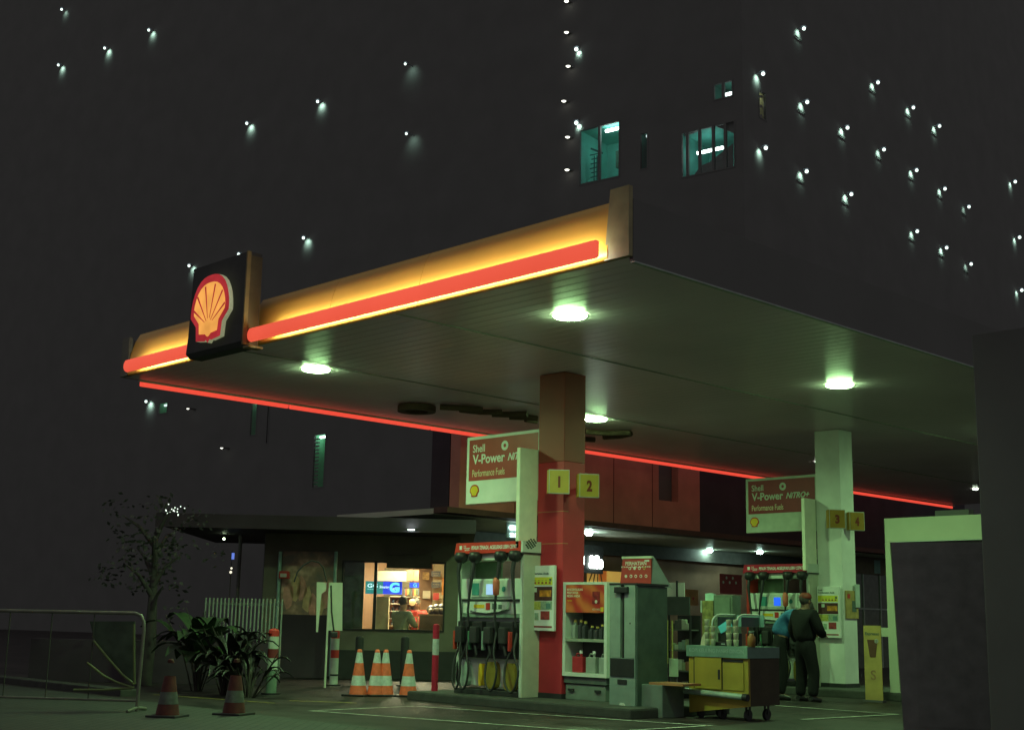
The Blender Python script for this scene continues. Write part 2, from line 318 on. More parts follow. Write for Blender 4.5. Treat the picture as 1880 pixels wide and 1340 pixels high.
left = [(107, 120, "far left edge of the tower, lowest of the close pair"), (113, 18, "top left corner of the picture, faint greenish"), (192, 89, "middle of the three slanting lamps at upper left"), (273, 56, "right end of the three slanting lamps at upper left"),
        (453, 227, "left one of the bright pair high above the shell emblem"), (583, 187, "right one of the bright pair high above the yellow fascia"), (347, 488, "just above and left of the shell emblem"), (438, 467, "right behind the top of the emblem panel edge"),
        (557, 437, "just above the dark left part of the long yellow fascia"), (268, 737, "alone below the left tip of the canopy")]
for px, py, l in left: wall_lamp(tl, px, py, .55, "hooded tower lamp, " + l, dim=(py == 18))
for px, py, l in ((744, 118, "faint upper one of two lamps left of centre"), (746, 246, "faint lower one of two lamps left of centre")): wall_lamp(tl, px, py, .9, "small wall lamp, " + l, dim=True, rb=.07)
for px, py, l in ((1058, 91, "above the bare dots at top centre"), (1058, 226, "directly above the lit teal window")): wall_lamp(tl, px, py, .35, "hooded wall lamp casting a wide glow, " + l, rb=.1)
for k, (px, py) in enumerate(((1040, 3), (1040, 60), (1043, 122), (1035, 186), (1042, 252), (1041, 312))):
    wd = ("topmost", "second from top", "third from top", "fourth from top", "fifth, just left of the teal window", "lowest, beside the foot of the teal window")[k]
    x, z = tl.at(px, py, -.3); p = tl.o + tl.ux * x - tl.n * .3
    t = thing("ceiling_spot", "round white spot in the row of six, " + wd, "lamp", (p.x, p.y, z), tl.rz, "vertical row of round spots on the tower")
    MB().lathe([(.001, -.05), (.07, -.04), (.11, 0)], n=12).build("bulb", glow("spot_bulb", (1, 1, .85), 3), t); MB().box(-.12, .12, -.12, .3, .0, .04).build("bracket", dark, t)
right = [(1476, 53, "topmost on the right face"), (1401, 136, "left column, upper one, above the yellow barred window"), (1612, 152, "upper row, first from the left, small"), (1677, 198, "upper row, second from the left"), (1725, 232, "upper row, third and last"),
         (1482, 188, "second row, first from the left"), (1556, 235, "second row, second from the left"), (1623, 275, "second row, third from the left"), (1683, 313, "second row, fourth from the left"), (1735, 347, "second row, fifth from the left"), (1779, 380, "second row, last and narrowest"),
         (1406, 272, "left column, lower one, right of the stair windows"), (1481, 315, "third row, first from the left"), (1563, 357, "third row, second from the left"), (1684, 425, "third row, third from the left"), (1738, 455, "third row, fourth from the left"), (1783, 485, "third row, last and faint"),
         (1864, 334, "right picture edge, uppermost"), (1872, 436, "right picture edge, middle"), (1876, 533, "right picture edge, lowest, beside the canopy")]
for px, py, l in right: wall_lamp(tr, px, py, .5, "small tower lamp, " + l, rb=.09 if px < 1800 else .1, dim=px in (1779, 1783), pipe=px < 1800 and px > 1410)
for px, py, l in ((345, 750, "small dot below the left tip of the canopy"), (407, 822, "small dot far below the red tube, alone in the dark")):
    x, z = tl.at(px, py, -.5); p = tl.o + tl.ux * x - tl.n * .5; t = thing("ceiling_spot", "tiny round white light, " + l, "lamp", (p.x, p.y, z), tl.rz)
    MB().lathe([(.001, -.05), (.05, -.04), (.08, 0)], n=12).build("bulb", glow("spot_bulb", (1, 1, .85), 3), t); MB().box(-.1, .1, -.1, .5, 0, .05).build("bracket", darksh, t)

# ---------------------------------------------------------------- canopy
X0, X1, Y0, Y1, ZC = -18.72, -8.25, 9.65, 36.7, 4.8
can = thing("station_canopy", "large flat filling station canopy with pale slatted ceiling, glowing yellow fascia and red light bars", "canopy", (X0, Y0, ZC))
def W(x, y, z): return (x - X0, y - Y0, z - ZC)
ceilm = mat("canopy_ceiling", (.90, .74, .86), .3, var=.10, scale=.35, bump=.15, bscale=3, spec=.5)
mb = MB(); pit = .2; n = int((Y1 - Y0 - .1) / pit); vs = []; fs = []
prof = []
for k in range(n): prof += [(k * pit, .012), (k * pit + .01, .009), (k * pit + pit - .012, .009), (k * pit + pit - .006, .012)]
for y, z in prof: vs += [(.05, y + .04, z), (X1 - X0 - .05, y + .04, z)]
fs = [(2 * i, 2 * i + 1, 2 * i + 3, 2 * i + 2) for i in range(len(prof) - 1)]
MB().add(vs, fs).build("ceiling", ceilm, can)
sm = MB()
for x in (-15.4, -12.0): sm.box(x - X0, x - X0 + .012, .05, Y1 - Y0 - .05, -.006, .006)
sm.build("ceiling_seam", mat("seam_grey", (.3, .3, .27), .7), can)
B("roof", darksh, can, .05, X1 - X0 - .05, .19, Y1 - Y0 - .05, .03, .58)
# side fascias
B("side_fascia", dark, can, X1 - X0 - .05, X1 - X0, .04, Y1 - Y0, -.03, .62)
B("side_fascia", dark, can, 0, .05, .04, Y1 - Y0, .01, .62)
B("edge_trim", lgrey, can, X1 - X0 - .046, X1 - X0 + .006, .05, Y1 - Y0, -.045, -.031)
# yellow fascia, concave, in panels
fy = mat("fascia_yellow", (.86, .47, .075), .35, var=.05, scale=1.2)
pr = [(0, 0), (-.015, .02), (-.02, .05), (-.017, .10), (-.010, .16), (-.002, .22), (.008, .28), (.020, .34), (.036, .40), (.055, .46), (.076, .53), (.115, .60), (.155, .67)]
def fascia(x0, x1):
    poly = [(-.02 + y, .012 + z) for y, z in pr] + [(.18, .67), (.18, .012)]
    return MB().xprism(poly, x0 - X0, x1 - X0, True).build("fascia_panel", fy, can)
for a, b in ((-18.45, -15.9), (-15.05, -13.27), (-13.262, -11.51), (-11.502, -8.53)): fascia(a, b)
# corner block at the near right corner
cb = MB(); cb.prism([(-8.58 - X0, .01), (-8.25 - X0, .01), (-8.25 - X0, .75), (-8.50 - X0, .75)], -.03, .03); cb.build("corner_block", mat("corner_white", (.34, .30, .15), .5), can)
B("corner_block", mat("corner_grey", (.12, .12, .09), .5), can, 0.02, .24, -.03, .03, .01, .62)
# red light bars (capsule section) with hidden LED strips behind
redbar = glow("red_light_bar", (.82, .098, .053), 1.0, var=.07, scale=.5)
def lightbar(x0, x1, y, z, h, d, name="light_bar", taper=False):
    poly = []; 
    for k in range(7): a = -PI / 2 + PI * k / 6; poly.append((y - d * math.cos(a) * .9, z + h / 2 + h / 2 * math.sin(a)))
    poly += [(y + d * .5, z + h), (y + d * .5, z)]
    mb = MB(); mb.xprism(poly, x0 - X0 + .03, x1 - X0 - .03, True)
    cen = (y, z + h / 2); sp = [((a - cen[0]) * .75 + cen[0], (b - cen[1]) * .8 + cen[1]) for a, b in poly]
    for xa, xb in ((x0 - X0 + .03, x0 - X0), (x1 - X0 - .03, x1 - X0)):
        nn = len(poly); vs = [(xa, a, b) for a, b in poly] + [(xb, a, b) for a, b in sp]; mb.add(vs, [(i, (i + 1) % nn, nn + (i + 1) % nn, nn + i) for i in range(nn)] + [tuple(range(nn, 2 * nn))])
    return mb.build(name, redbar, can)
lightbar(-18.12, -16.05, -.25, -.015, .185, .05); lightbar(-14.74, -8.47, -.25, -.015, .185, .05)
ledm = glow("led_strip", (.85, 1.0, .85), LED_E)
for a, b in ((-18.0, -16.2), (-14.40, -8.62)):
    MB().box(a - X0, b - X0, -.168, -.160, .05, .14).build("led_strip", ledm, can)
# rear fascia red strip, hung under the rear edge, in five lengths
ys = [9.99, 12.85, 16.1, 19.9, 24.1, 29.0, 33.0, 36.7]
for a, b in zip(ys, ys[1:]):
    MB().bbox(-.07, -.01, a - Y0 + .02, b - Y0 - .02, -.075, .06, b=.015).build("light_bar", glow("red_strip", (.86, .075, .045), 1.0), can)
B("rear_trim", mat("rear_trim_white", (.6, .6, .55), .5), can, -.008, .03, .3, Y1 - Y0, -.012, .008)
# small dark fixtures hung below the ceiling (old lettering lying edge-on)
cl = thing("ceiling_sign", "old dark lettering of flat rings and bars hanging just under the canopy ceiling", "sign", (-17, 16, 4.74))
def ringp(cx, cy, r, mb, w_=.13, sy=1.):
    n_ = 22; vs = []; 
    for k in range(n_):
        a = 2 * PI * k / n_
        for rr in (r, r - w_):
            for zz in (-.05, .05): vs.append((cx + rr * math.cos(a), cy + rr * sy * math.sin(a), zz))
    fs = []
    for k in range(n_):
        i = 4 * k; j = 4 * ((k + 1) % n_); fs += [(i, j, j + 1, i + 1), (i + 2, i + 3, j + 3, j + 2), (i + 1, j + 1, j + 3, i + 3), (i, i + 2, j + 2, j)]
    mb.add(vs, fs)
br = mat("old_letter_brown", (.12, .075, .05), .8)
def on_ceiling(px, py): p = ground(px, py, 4.74); return p.x + 17, p.y - 16
q = MB(); x, y = on_ceiling(765, 751); ringp(x, y, .33, q); q.build("letter", br, cl)
for seg in (((808, 747), (850, 749), (885, 752)), ((845, 752), (880, 756), (922, 757)), ((903, 760), (940, 761), (968, 760)), ((935, 765), (965, 766), (986, 768)), ((965, 770), (985, 773)), ((1075, 792), (1110, 795), (1158, 794)), ((1108, 802), (1140, 800), (1158, 796)), ((1074, 806), (1092, 807))):
    q = MB(); pts = [(*on_ceiling(*p), 0) for p in seg]; q.tube(pts, .055, 6); q.build("letter", br, cl)

# canopy lamps
def canopy_lamp(x, y, label, e=LAMP_E, r=.2, k=1.):
    t = thing("canopy_lamp", label, "lamp", (x, y, ZC), 0, "round lamps in the canopy ceiling")
    MB().lathe([(r + .035, 0.0), (r + .033, -.006), (r + .002, -.006), (r, -.002)], n=28).build("rim", white, t)
    MB().lathe([(.001, -.036), (r * .6, -.033), (r * .92, -.026), (r, -.014), (r, -.004)], n=28).build("lens", glow("lamp_lens%g" % e, LAMP if e > 20 else (.8, 1, .75), e), t)
    if e > 20:
        ld = bpy.data.lights.new("lamp_light", 'AREA'); ld.shape = 'DISK'; ld.size = 2 * r * .92; ld.energy = LAMP_W * k; ld.color = LAMP; ld.spread = math.radians(165)
        lo_ = bpy.data.objects.new("lamp_light", ld); C.objects.link(lo_); lo_.parent = t; lo_.location = (0, 0, -.045)
canopy_lamp(-10.46, 11.12, k=1.1, label="brightest round canopy lamp, nearest the glowing front corner")
canopy_lamp(-15.70, 11.2, k=1.3, label="round canopy lamp on the left, nearest the shell emblem")
canopy_lamp(-15.70, 17.4, k=1.35, label="round canopy lamp just right of the red column")
canopy_lamp(-10.50, 17.15, k=.85, label="round canopy lamp above the right white column")
canopy_lamp(-15.95, 25.05, "tiny dim canopy spot beside the top of the white column", 6, .06)
canopy_lamp(-15.90, 32.4, "tiny dim canopy spot at the far right end of the ceiling", 9, .07)

canopy_lamp(-10.50, 23.15, "added round canopy lamp above the portal frame, unseen behind the dark pillar", k=.75)  # this lamp and the next are added out of view to brighten the far ceiling
canopy_lamp(-10.50, 29.15, "farthest added canopy lamp along the right row, unseen behind the dark pillar", k=.75)
# ---------------------------------------------------------------- shell emblem on its dark panel
ew = thing("emblem_panel", "dark upright panel with a glowing red and yellow scallop shell emblem on the canopy front", "sign", (-15.45, 9.3, 4.72))
bk = MB(); bk.xprism([(-.02, .06), (.04, 0), (.24, 0), (.24, 1.31), (0.02, 1.31), (0, .3)], -.70, .70); bk.build("backing", mat("panel_charcoal", (.075, .075, .078), .85, var=.05), ew)
sd = mat("panel_side_ochre", (.26, .19, .08), .5)
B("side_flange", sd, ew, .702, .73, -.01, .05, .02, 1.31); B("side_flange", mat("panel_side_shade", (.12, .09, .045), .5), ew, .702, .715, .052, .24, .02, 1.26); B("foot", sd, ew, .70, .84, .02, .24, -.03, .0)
half = [(0, 1.0), (.10, .995), (.19, .975), (.28, .93), (.36, .86), (.42, .77), (.465, .67), (.49, .56), (.5, .46), (.495, .40), (.34, .25), (.315, .03), (.085, .0), (.05, .02), (0, -.03)]
ihalf = [(0, .885), (.09, .88), (.17, .86), (.245, .82), (.31, .76), (.36, .68), (.395, .59), (.41, .50), (.40, .43), (.255, .285), (.235, .125), (.07, .105), (.03, .07), (0, .06)]
def mir(h): return [(x, z) for x, z in h] + [(-x, z) for x, z in reversed(h[1:-1])]
SC = (.97, .93)
oz = .15
def sc_(pl): return [(x * SC[0] + .0, z * SC[1] + oz) for x, z in pl]
MB().prism(sc_(mir(half)), -.10, -.035).build("emblem_rim", mat("rim_cream", (.8, .8, .6), .5, emit=(.85, .9, .5, .22)), ew)
MB().prism(sc_(mir(half)), -.106, -.1001).build("emblem_border", glow("emblem_red", (.34, .012, .018), 1.0, var=.25, scale=3), ew)
MB().prism(sc_(mir(ihalf)), -.112, -.1065).build("emblem_shell", glow("emblem_yellow", (.84, .36, .07), 1.0, var=.18, scale=4), ew)
for k in range(6):
    a = math.radians((-55, -34, -12, 12, 34, 55)[k]); c0 = Vector((math.sin(a) * .06, .26 + math.cos(a) * .05)); L = (.50, .59, .63, .63, .59, .50)[k]; r0 = (.12, .10, .12, .12, .10, .12)[k]
    d = Vector((math.sin(a), math.cos(a))); nn = Vector((d.y, -d.x)); p0 = Vector((0, .22)) + d * r0; p1 = Vector((0, .22)) + d * L
    poly = [p0 - nn * .004, p1 - nn * .016, p1 + nn * .016, p0 + nn * .004]
    MB().prism(sc_([tuple(p) for p in poly]), -.116, -.1125).build("emblem_rib", MC["emblem_red"], ew)

# ---------------------------------------------------------------- columns, fuel signs, pumps
def small_shell(parent, x, z, s, y, bm=None):
    MB().prism([(x + a * s * 1.1, z + b * s) for a, b in mir(half)], y - .003, y).build("emblem", redp if not bm else bm, parent)
    MB().prism([(x + a * s * 1.1, z + b * s) for a, b in mir(ihalf)], y - .006, y - .0032).build("emblem", yelp, parent)
def column(y, material, label, seams=True):
    t = thing("canopy_column", label, "column", (-12.97, y, .13))
    if seams: B("shaft", material, t, -.52, 0, 0, .45, 0, 3.35, b=.006); B("shaft", mat("column_orange", (.30, .055, .038), .5, var=.08, scale=2), t, -.52, 0, 0, .45, 3.352, ZC - .13, b=.006)
    else: B("shaft", material, t, -.52, 0, 0, .45, 0, ZC - .13, b=.006)
    B("plinth", black, t, -.53, .01, -.01, .46, 0, .07)
    if seams:
        for z in (2.62, 2.16): B("joint_trim", mat("orange_joint", (.5, .2, .1), .5), t, -.523, .003, -.003, .1, z, z + .012)
    return t
column(13.7, redcol, "red square column between the nearest pump and the oil cabinet, numbered 1 and 2")
column(21.1, white, "white square column further back, numbered 3 and 4", seams=False)
def num_sign(x, y, z, txt, rz, label, boardm):
    t = thing("number_sign", label, "sign", (x, y, z + .02), rz, "yellow column number signs"); t.scale = (.82, .9, .86)
    MB().bbox(-.18, .18, -.03, .03, 0, .40, b=.008).build("board", dirtyw, t); B("face", boardm, t, -.168, .168, -.034, -.0305, .014, .386)
    MB().xprism([(-.03, .01), (.12, .01), (.12, .39), (-.03, .39)], -.20, -.182).build("side_flange", boardm, t)
    B("bracket", dirtyw, t, -.05, .05, .031, .30, .17, .23)
    letters("number", txt, mat("digit_brown", (.25, .04, .02), .5), t, .0, -.0345, .10, height=.19, width=(.04 if txt == "1" else .10), bold=.05, align='CENTER')
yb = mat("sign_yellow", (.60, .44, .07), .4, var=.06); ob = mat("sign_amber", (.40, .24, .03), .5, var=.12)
f = Fr((-13.0, 13.4, 0)); x, z = f.at(1026, 909)
num_sign(-13 + x, 13.4, z, "1", .85, "yellow sign reading 1 on the left face of the red column", yb)
f = Fr((-12.7, 13.95, 0)); x, z = f.at(1081, 916)
num_sign(-12.7 + x, 13.95, z, "2", 1.0, "yellow sign reading 2 on the right side of the red column", yb)
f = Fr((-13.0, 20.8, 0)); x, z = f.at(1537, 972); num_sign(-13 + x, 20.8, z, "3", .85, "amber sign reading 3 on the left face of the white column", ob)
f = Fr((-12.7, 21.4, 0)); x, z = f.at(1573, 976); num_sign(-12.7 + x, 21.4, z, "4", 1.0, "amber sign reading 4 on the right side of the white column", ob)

def fuel_sign(y, label, boardm, white=white):
    t = thing("fuel_sign", label, "sign", (-15.09, y, 2.95), 0, "fuel signs beside the columns")
    MB().bbox(0, 1.60, 0, .14, 0, 1.05, b=.008).build("board", white, t)
    B("face", boardm, t, .06, 1.57, -.004, -.001, .36, 1.0)
    letters("lettering", "Shell", white, t, .145, -.0045, .80, height=.12, width=.27, bold=.01)
    letters("lettering", "V-Power", white, t, .145, -.0045, .615, height=.15, width=.72, bold=.022)
    letters("lettering", "NiTRO+", white, t, .93, -.0045, .625, height=.115, width=.52, shear=.35, bold=.03)
    letters("lettering", "Performance Fuels", mat("cream_letters", (.7, .65, .42), .5), t, .145, -.0045, .42, height=.11, width=.72)
    rg = MB(); nn = 24
    vs = [(.86 + r * math.cos(2 * PI * k / nn), yy, .86 + r * math.sin(2 * PI * k / nn)) for k in range(nn) for r in (.075, .03) for yy in (-.0045, -.008)]
    fs = []
    for k in range(nn):
        i = 4 * k; j = 4 * ((k + 1) % nn); fs += [(i + 1, j + 1, j + 3, i + 3), (i, j, j + 1, i + 1), (i + 2, i + 3, j + 3, j + 2)]
    rg.add(vs, fs).build("round_mark", white, t)
    small_shell(t, .20, .11, .19, -.0045)
    return t
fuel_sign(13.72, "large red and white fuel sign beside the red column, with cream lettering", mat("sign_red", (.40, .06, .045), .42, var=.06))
fuel_sign(21.12, "dimmer red and white fuel sign beside the white column further right", mat("sign_red_dim", (.24, .022, .03), .5, var=.06), mat("sign_white_dimmed", (.46, .52, .42), .5, var=.08))  # weaker light at this far sign is put into its darker red and white
def blade(y, z1, z0, label):
    t = thing("sign_mast", label, "sign mast", (-13.56, y, z0), 0, "pale masts between pump and sign")
    MB().bbox(0, .07, -.37, .0, 0, z1 - z0, b=.008).build("panel", mat("mast_white", (.88, .90, .72), .5, var=.05), t)
blade(13.69, 3.68, 2.22, "pale upright mast panel rising from the near pump to its fuel sign")
blade(21.08, 3.52, 2.2, "pale upright mast panel rising from the far pump to its fuel sign")

def arc(p0, p1, sag, n=14, y0=0., out=0.):
    r = []
    for i in range(n + 1):
        t = i / n; r.append((p0[0] + (p1[0] - p0[0]) * t, p0[1] + (p1[1] - p0[1]) * t - out * math.sin(PI * t), p0[2] + (p1[2] - p0[2]) * t - sag * math.sin(PI * t)))
    return r
def pump(x0, y0, label, frame_red, lcd, boardm):
    t = thing("fuel_pump", label, "fuel pump", (x0, y0, .13), 0, "fuel pumps")
    Z = lambda py: 2.03 - (py - 1017) * .00798; X = lambda px: (px - 844.5) / 116. * 1.385
    wp = mat("pump_white", (.62, .70, .62), .4, var=.06); gp = mat("pump_green_grey", (.16, .24, .15), .5)
    # frame: posts, lower body, deck
    B("side_post", redp if frame_red else wp, t, X(845), X(849.5), 0, .42, .1, Z(1017), b=.008)
    B("side_post", wp, t, X(957), X(961), -.01, .42, 0, Z(1017), b=.008)
    B("end_panel", mat("pump_end", (.55, .58, .46), .5, var=.06), t, X(961) + .002, X(961) + .03, -.02, .44, 0, Z(1017), b=.006)
    B("lower_body", wp, t, X(850), X(956.5), .10, .40, .12, Z(1126), b=.008)
    B("base", black, t, X(845), X(957), -.03, .42, 0, Z(1262), b=.01)
    B("top_band", wp, t, X(850), X(956.5), .0, .3, Z(1029), Z(1017))
    B("back_panel", gp, t, X(850), X(897), .30, .33, Z(1063), Z(1030))
    B("display_housing", wp, t, X(850), X(956.5), .02, .38, Z(1100), Z(1063), b=.006)
    B("display_bezel", mat("bezel_white", (.55, .64, .56), .4), t, X(868), X(940), .002, .019, Z(1096), Z(1066), b=.004)
    B("lcd", lcd, t, X(897), X(909), -.003, .0015, Z(1092), Z(1073))
    tg = mat("teal_display", (.06, .28, .25), .3); B("lcd", tg, t, X(871), X(884), -.002, .0015, Z(1093), Z(1071))
    q = MB(); q.cyl((X(928), .0015, Z(1082)), (X(928), -.004, Z(1082)), .04, n=16); q.build("round_button", tg, t)
    B("shelf", blackp, t, X(850), X(956.5), .03, .38, Z(1103.5), Z(1100.5))
    B("mid_body", wp, t, X(850), X(956.5), .05, .38, Z(1126), Z(1104))
    q = MB(); q.prism([(X(868), Z(1105)), (X(867), Z(1119)), (X(880), Z(1123.5)), (X(900), Z(1125.5)), (X(922), Z(1122.5)), (X(935), Z(1118)), (X(937), Z(1105))], -.03, .045); q.build("keypad_hood", wp, t)
    B("sticker", yelp, t, X(878), X(897), -.034, -.0305, Z(1116.5), Z(1110)); B("sticker", redp, t, X(899.5), X(907), -.034, -.0305, Z(1119.5), Z(1107)); 
    q = MB(); q.box(X(911), X(919), -.034, -.0305, Z(1118), Z(1108)).box(X(922), X(928), -.034, -.0305, Z(1117.5), Z(1110)); q.build("keypad", dgreen, t)
    B("ledge", mat("ledge_green", (.2, .28, .22), .5), t, X(850), X(956.5), -.0, .10, Z(1133), Z(1127))
    # header board
    q = MB(); hz0, hz1 = Z(1016.5), Z(996.5)
    q.prism([(X(842), hz0), (X(961), hz0 + .0), (X(961), hz1), (X(845), hz1)], -.06, .34); q.build("header", boardm, t)
    B("header_end", wp, t, X(961) + .001, X(961) + .04, -.055, .36, hz0, hz1)
    B("header_trim", black, t, X(961), X(961) + .05, -.05, .36, hz0 - .02, hz0 - .002)
    ch = MB(); s_ = .021
    for i in range(7):
        for j in range(7):
            if (i + j) % 2 == 0 and abs(i - 3) + abs(j - 3) < 6: ch.box(X(961) + .0405, X(961) + .045, -.02 + i * .03 + j * .008, .01 + i * .03 + j * .008, hz0 + .05 + j * s_, hz0 + .05 + (j + 1) * s_)
    if not frame_red: ch.build("checkered_flag", mat("flag_dark_green", (.02, .06, .04), .5), t)
    yy = -.0605
    letters("lettering", "PENUH TENAGA, AKSELERASI LEBIH CEPAT", white, t, X(873), yy, hz0 + .045, width=X(955) - X(873), height=.068, shear=.35, bold=.02)
    letters("lettering", "Shell", white, t, X(859), yy, hz0 + .10, height=.024, width=.05); letters("lettering", "V-Power", white, t, X(859), yy, hz0 + .068, height=.026, width=.14, bold=.02); letters("lettering", "NiTRO+", white, t, X(861), yy, hz0 + .042, height=.02, width=.11, shear=.3, bold=.02)
    B("badge", white, t, X(851.5), X(856), yy - .003, yy, hz0 + .06, hz0 + .12)
    B("holster_panel", mat("holster_black", (.02, .02, .02), .6), t, X(850), X(956), .02, .097, Z(1206), Z(1142), b=.01)
    # hoses from swivels to nozzles
    for k, (a, b, zt) in enumerate(((851, 853, 1060), (877, 866, 1060), (923, 914, 1055), (948, 949, 1055))):
        q = MB(); XA = X(a) + .06; q.lathe([(.001, .07), (.085, .06), (.105, 0), (.09, -.06), (.04, -.10), (.001, -.1)], (XA, -.07, Z(1022)), 14); q.build("hose_swivel", blackp, t)
        top = (XA, -.09, Z(1030)); XB = X(b) + .10; h = MB()
        pts = [top, (XA - .0, -.12, Z(1050)), ((XA + XB) / 2, -.12, Z(1085)), (XB, -.11, Z(1120)), (XB + .01, -.10, Z(1150))]
        h.tube(pts, [.034, .03, .02, .017, .017]); h.build("hose", black, t)
        lx = XB; lw = .12 + .02 * k
        pts = [(lx + .02, -.08, Z(1160)), (lx + .06, -.17, Z(1195)), (lx + lw, -.2, Z(1225)), (lx + lw * .7, -.2, Z(1252)), (lx + .02, -.2, Z(1262)), (lx - lw * .6, -.18, Z(1245)), (lx - lw * .8, -.12, Z(1210)), (lx - .02, -.05, Z(1175))]
        # smooth the loop
        sp = []
        for i in range(len(pts) - 1):
            for s2 in range(4):
                u = s2 / 4; p = [pts[max(i - 1, 0)], pts[i], pts[i + 1], pts[min(i + 2, len(pts) - 1)]]
                sp.append([.5 * ((2 * p[1][c]) + (-p[0][c] + p[2][c]) * u + (2 * p[0][c] - 5 * p[1][c] + 4 * p[2][c] - p[3][c]) * u * u + (-p[0][c] + 3 * p[1][c] - 3 * p[2][c] + p[3][c]) * u ** 3) for c in range(3)])
        MB().tube(sp + [pts[-1]], .016).build("hose", black, t)
    q = MB(); q.lathe([(.001, 0), (.045, .02), (.052, .12), (.052, .2), (.04, .26), (.001, .27)], (X(915) + .12, -.12, Z(1095)), 12); q.build("hose_coupling", mat("coupling_orange", (.62, .16, .09), .5), t)
    for k, (a, b) in enumerate(((851.5, 869.5), (878, 896), (903, 921), (926, 950))):
        B("holster", blackp, t, X(a), X(b), -.06, .09, Z(1190), Z(1140), b=.02)
        n_ = MB(); xm = (X(a) + X(b)) / 2; n_.bbox(xm - .07, xm + .07, -.15, -.065, Z(1180), Z(1150), b=.02); n_.tube([(xm, -.10, Z(1178)), (xm + .03, -.11, Z(1188)), (xm + .05, -.10, Z(1200))], .02)
        nz = n_.build("nozzle", black, t)
        B("grip_cover", (mat("grip_red", (.5, .06, .03), .5), mat("grip_green", (.08, .22, .12), .5), mat("grip_grey", (.2, .3, .25), .5), redp)[k], nz, X(a) - .02 if k != 3 else X(b) - .03, X(a) + .02 if k != 3 else X(b) + .01, -.13, -.07, Z(1192), Z(1158), b=.01)
    for k, (a, b, c, d, mm) in enumerate(((845, 866, 1210, 1259, mat("pale_panel", (.38, .48, .42), .5)), (886, 892, 1216, 1256, yelp), (899, 917, 1212, 1260, mat("mustard", (.26, .20, .03), .6)), (930, 950, 1213, 1262, mat("mustard", (.26, .20, .03), .6)))):
        q = MB(); n2 = 14; cx = (X(a) + X(b)) / 2; cz = (Z(c) + Z(d)) / 2; q.prism([(cx + (X(b) - X(a)) / 2 * math.copysign(abs(math.cos(2 * PI * i / n2)) ** .6, math.cos(2 * PI * i / n2)), cz + (Z(c) - Z(d)) / 2 * math.copysign(abs(math.sin(2 * PI * i / n2)) ** .6, math.sin(2 * PI * i / n2))) for i in range(n2)], .0, .098); q.build("lower_panel", mm, t)
    return t
pump(-14.84, 13.38, "white four-hose fuel pump nearest the camera with bright red header", False, glow("lcd_pale", (.35, .55, .85), .9), mat("header_red", (.62, .05, .03), .4, var=.08))
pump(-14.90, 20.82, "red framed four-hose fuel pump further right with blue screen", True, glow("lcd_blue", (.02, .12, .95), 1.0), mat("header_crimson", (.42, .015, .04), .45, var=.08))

def poster(x, y, z0, w_, h_, label, dimf=1.):
    t = thing("safety_poster", label, "poster", (x, y, z0), 0, "safety posters on the columns")
    MB().bbox(0, w_, -.05, .0, 0, h_, b=.008).build("frame", white, t)
    k = w_ / .53; yy = -.0515; yp = mat("print_yellow", (.72, .68, .06), .5); dk = mat("print_dark", (.09, .03, .03), .5, var=.3, scale=18); am = mat("print_amber", (.60, .24, .03), .5, var=.35, scale=14); gr = mat("print_green", (.30, .42, .30), .5, var=.2, scale=25); ol = mat("print_olive", (.48, .46, .10), .5, var=.25, scale=20); rd = mat("print_red", (.35, .05, .05), .5, var=.3, scale=16); pale = mat("print_pale", (.52, .62, .50), .5)
    def R_(x0, x1, z0_, z1_, m_, d=.002): B("print", m_, t, x0 * w_, x1 * w_, yy - d, yy + .001, z0_ * h_, z1_ * h_)
    letters("lettering", "Untuk", dgreen, t, .05 * w_, yy, .915 * h_, height=.028, bold=.02); letters("lettering", "Keselamatan Anda", dgreen, t, .05 * w_, yy, .86 * h_, width=.74 * w_, height=.032, bold=.025)
    R_(.05, .93, .70, .82, yp)
    for i in range(5): R_(.24 + i * .14, .31 + i * .14, .72, .745, rd, .004); R_(.255 + i * .14, .295 + i * .14, .76, .78, ol, .004)
    R_(.82, .90, .755, .80, dgreen, .004)
    R_(.05, .93, .46, .675, dk); R_(.45, .90, .52, .62, am, .0035); R_(.20, .34, .59, .655, pale, .0035)
    R_(.05, .5, .32, .45, ol); R_(.5, .93, .32, .45, gr); R_(.70, .88, .335, .42, mat("print_bluegreen", (.12, .24, .22), .5), .0035)
    R_(.05, .24, .17, .27, ol); R_(.27, .42, .16, .27, gr); R_(.5, .84, .17, .30, rd); R_(.05, .93, .05, .075, rd)
    return t
poster(-13.55, 13.64, 1.06, .52, .92, "white safety poster with yellow band on the red column")
poster(-13.46, 21.05, 1.0, .47, .92, "white safety poster on the front of the white column")
t = thing("notice_board", "small amber and green notice on the right side of the white column", "poster", (-12.965, 21.15, 1.35), PI / 2)
MB().bbox(.0, .42, -.02, .0, 0, .50, b=.005).build("frame", mat("amber_board", (.42, .30, .10), .6, var=.2, scale=9), t); B("print", dgreen, t, .2, .34, -.024, -.0205, .12, .32); B("print", redp, t, .05, .14, -.024, -.0205, .36, .44)
MB().bbox(.30, .45, -.04, -.022, .2, .62, b=.004).build("bracket", lgrey, t)

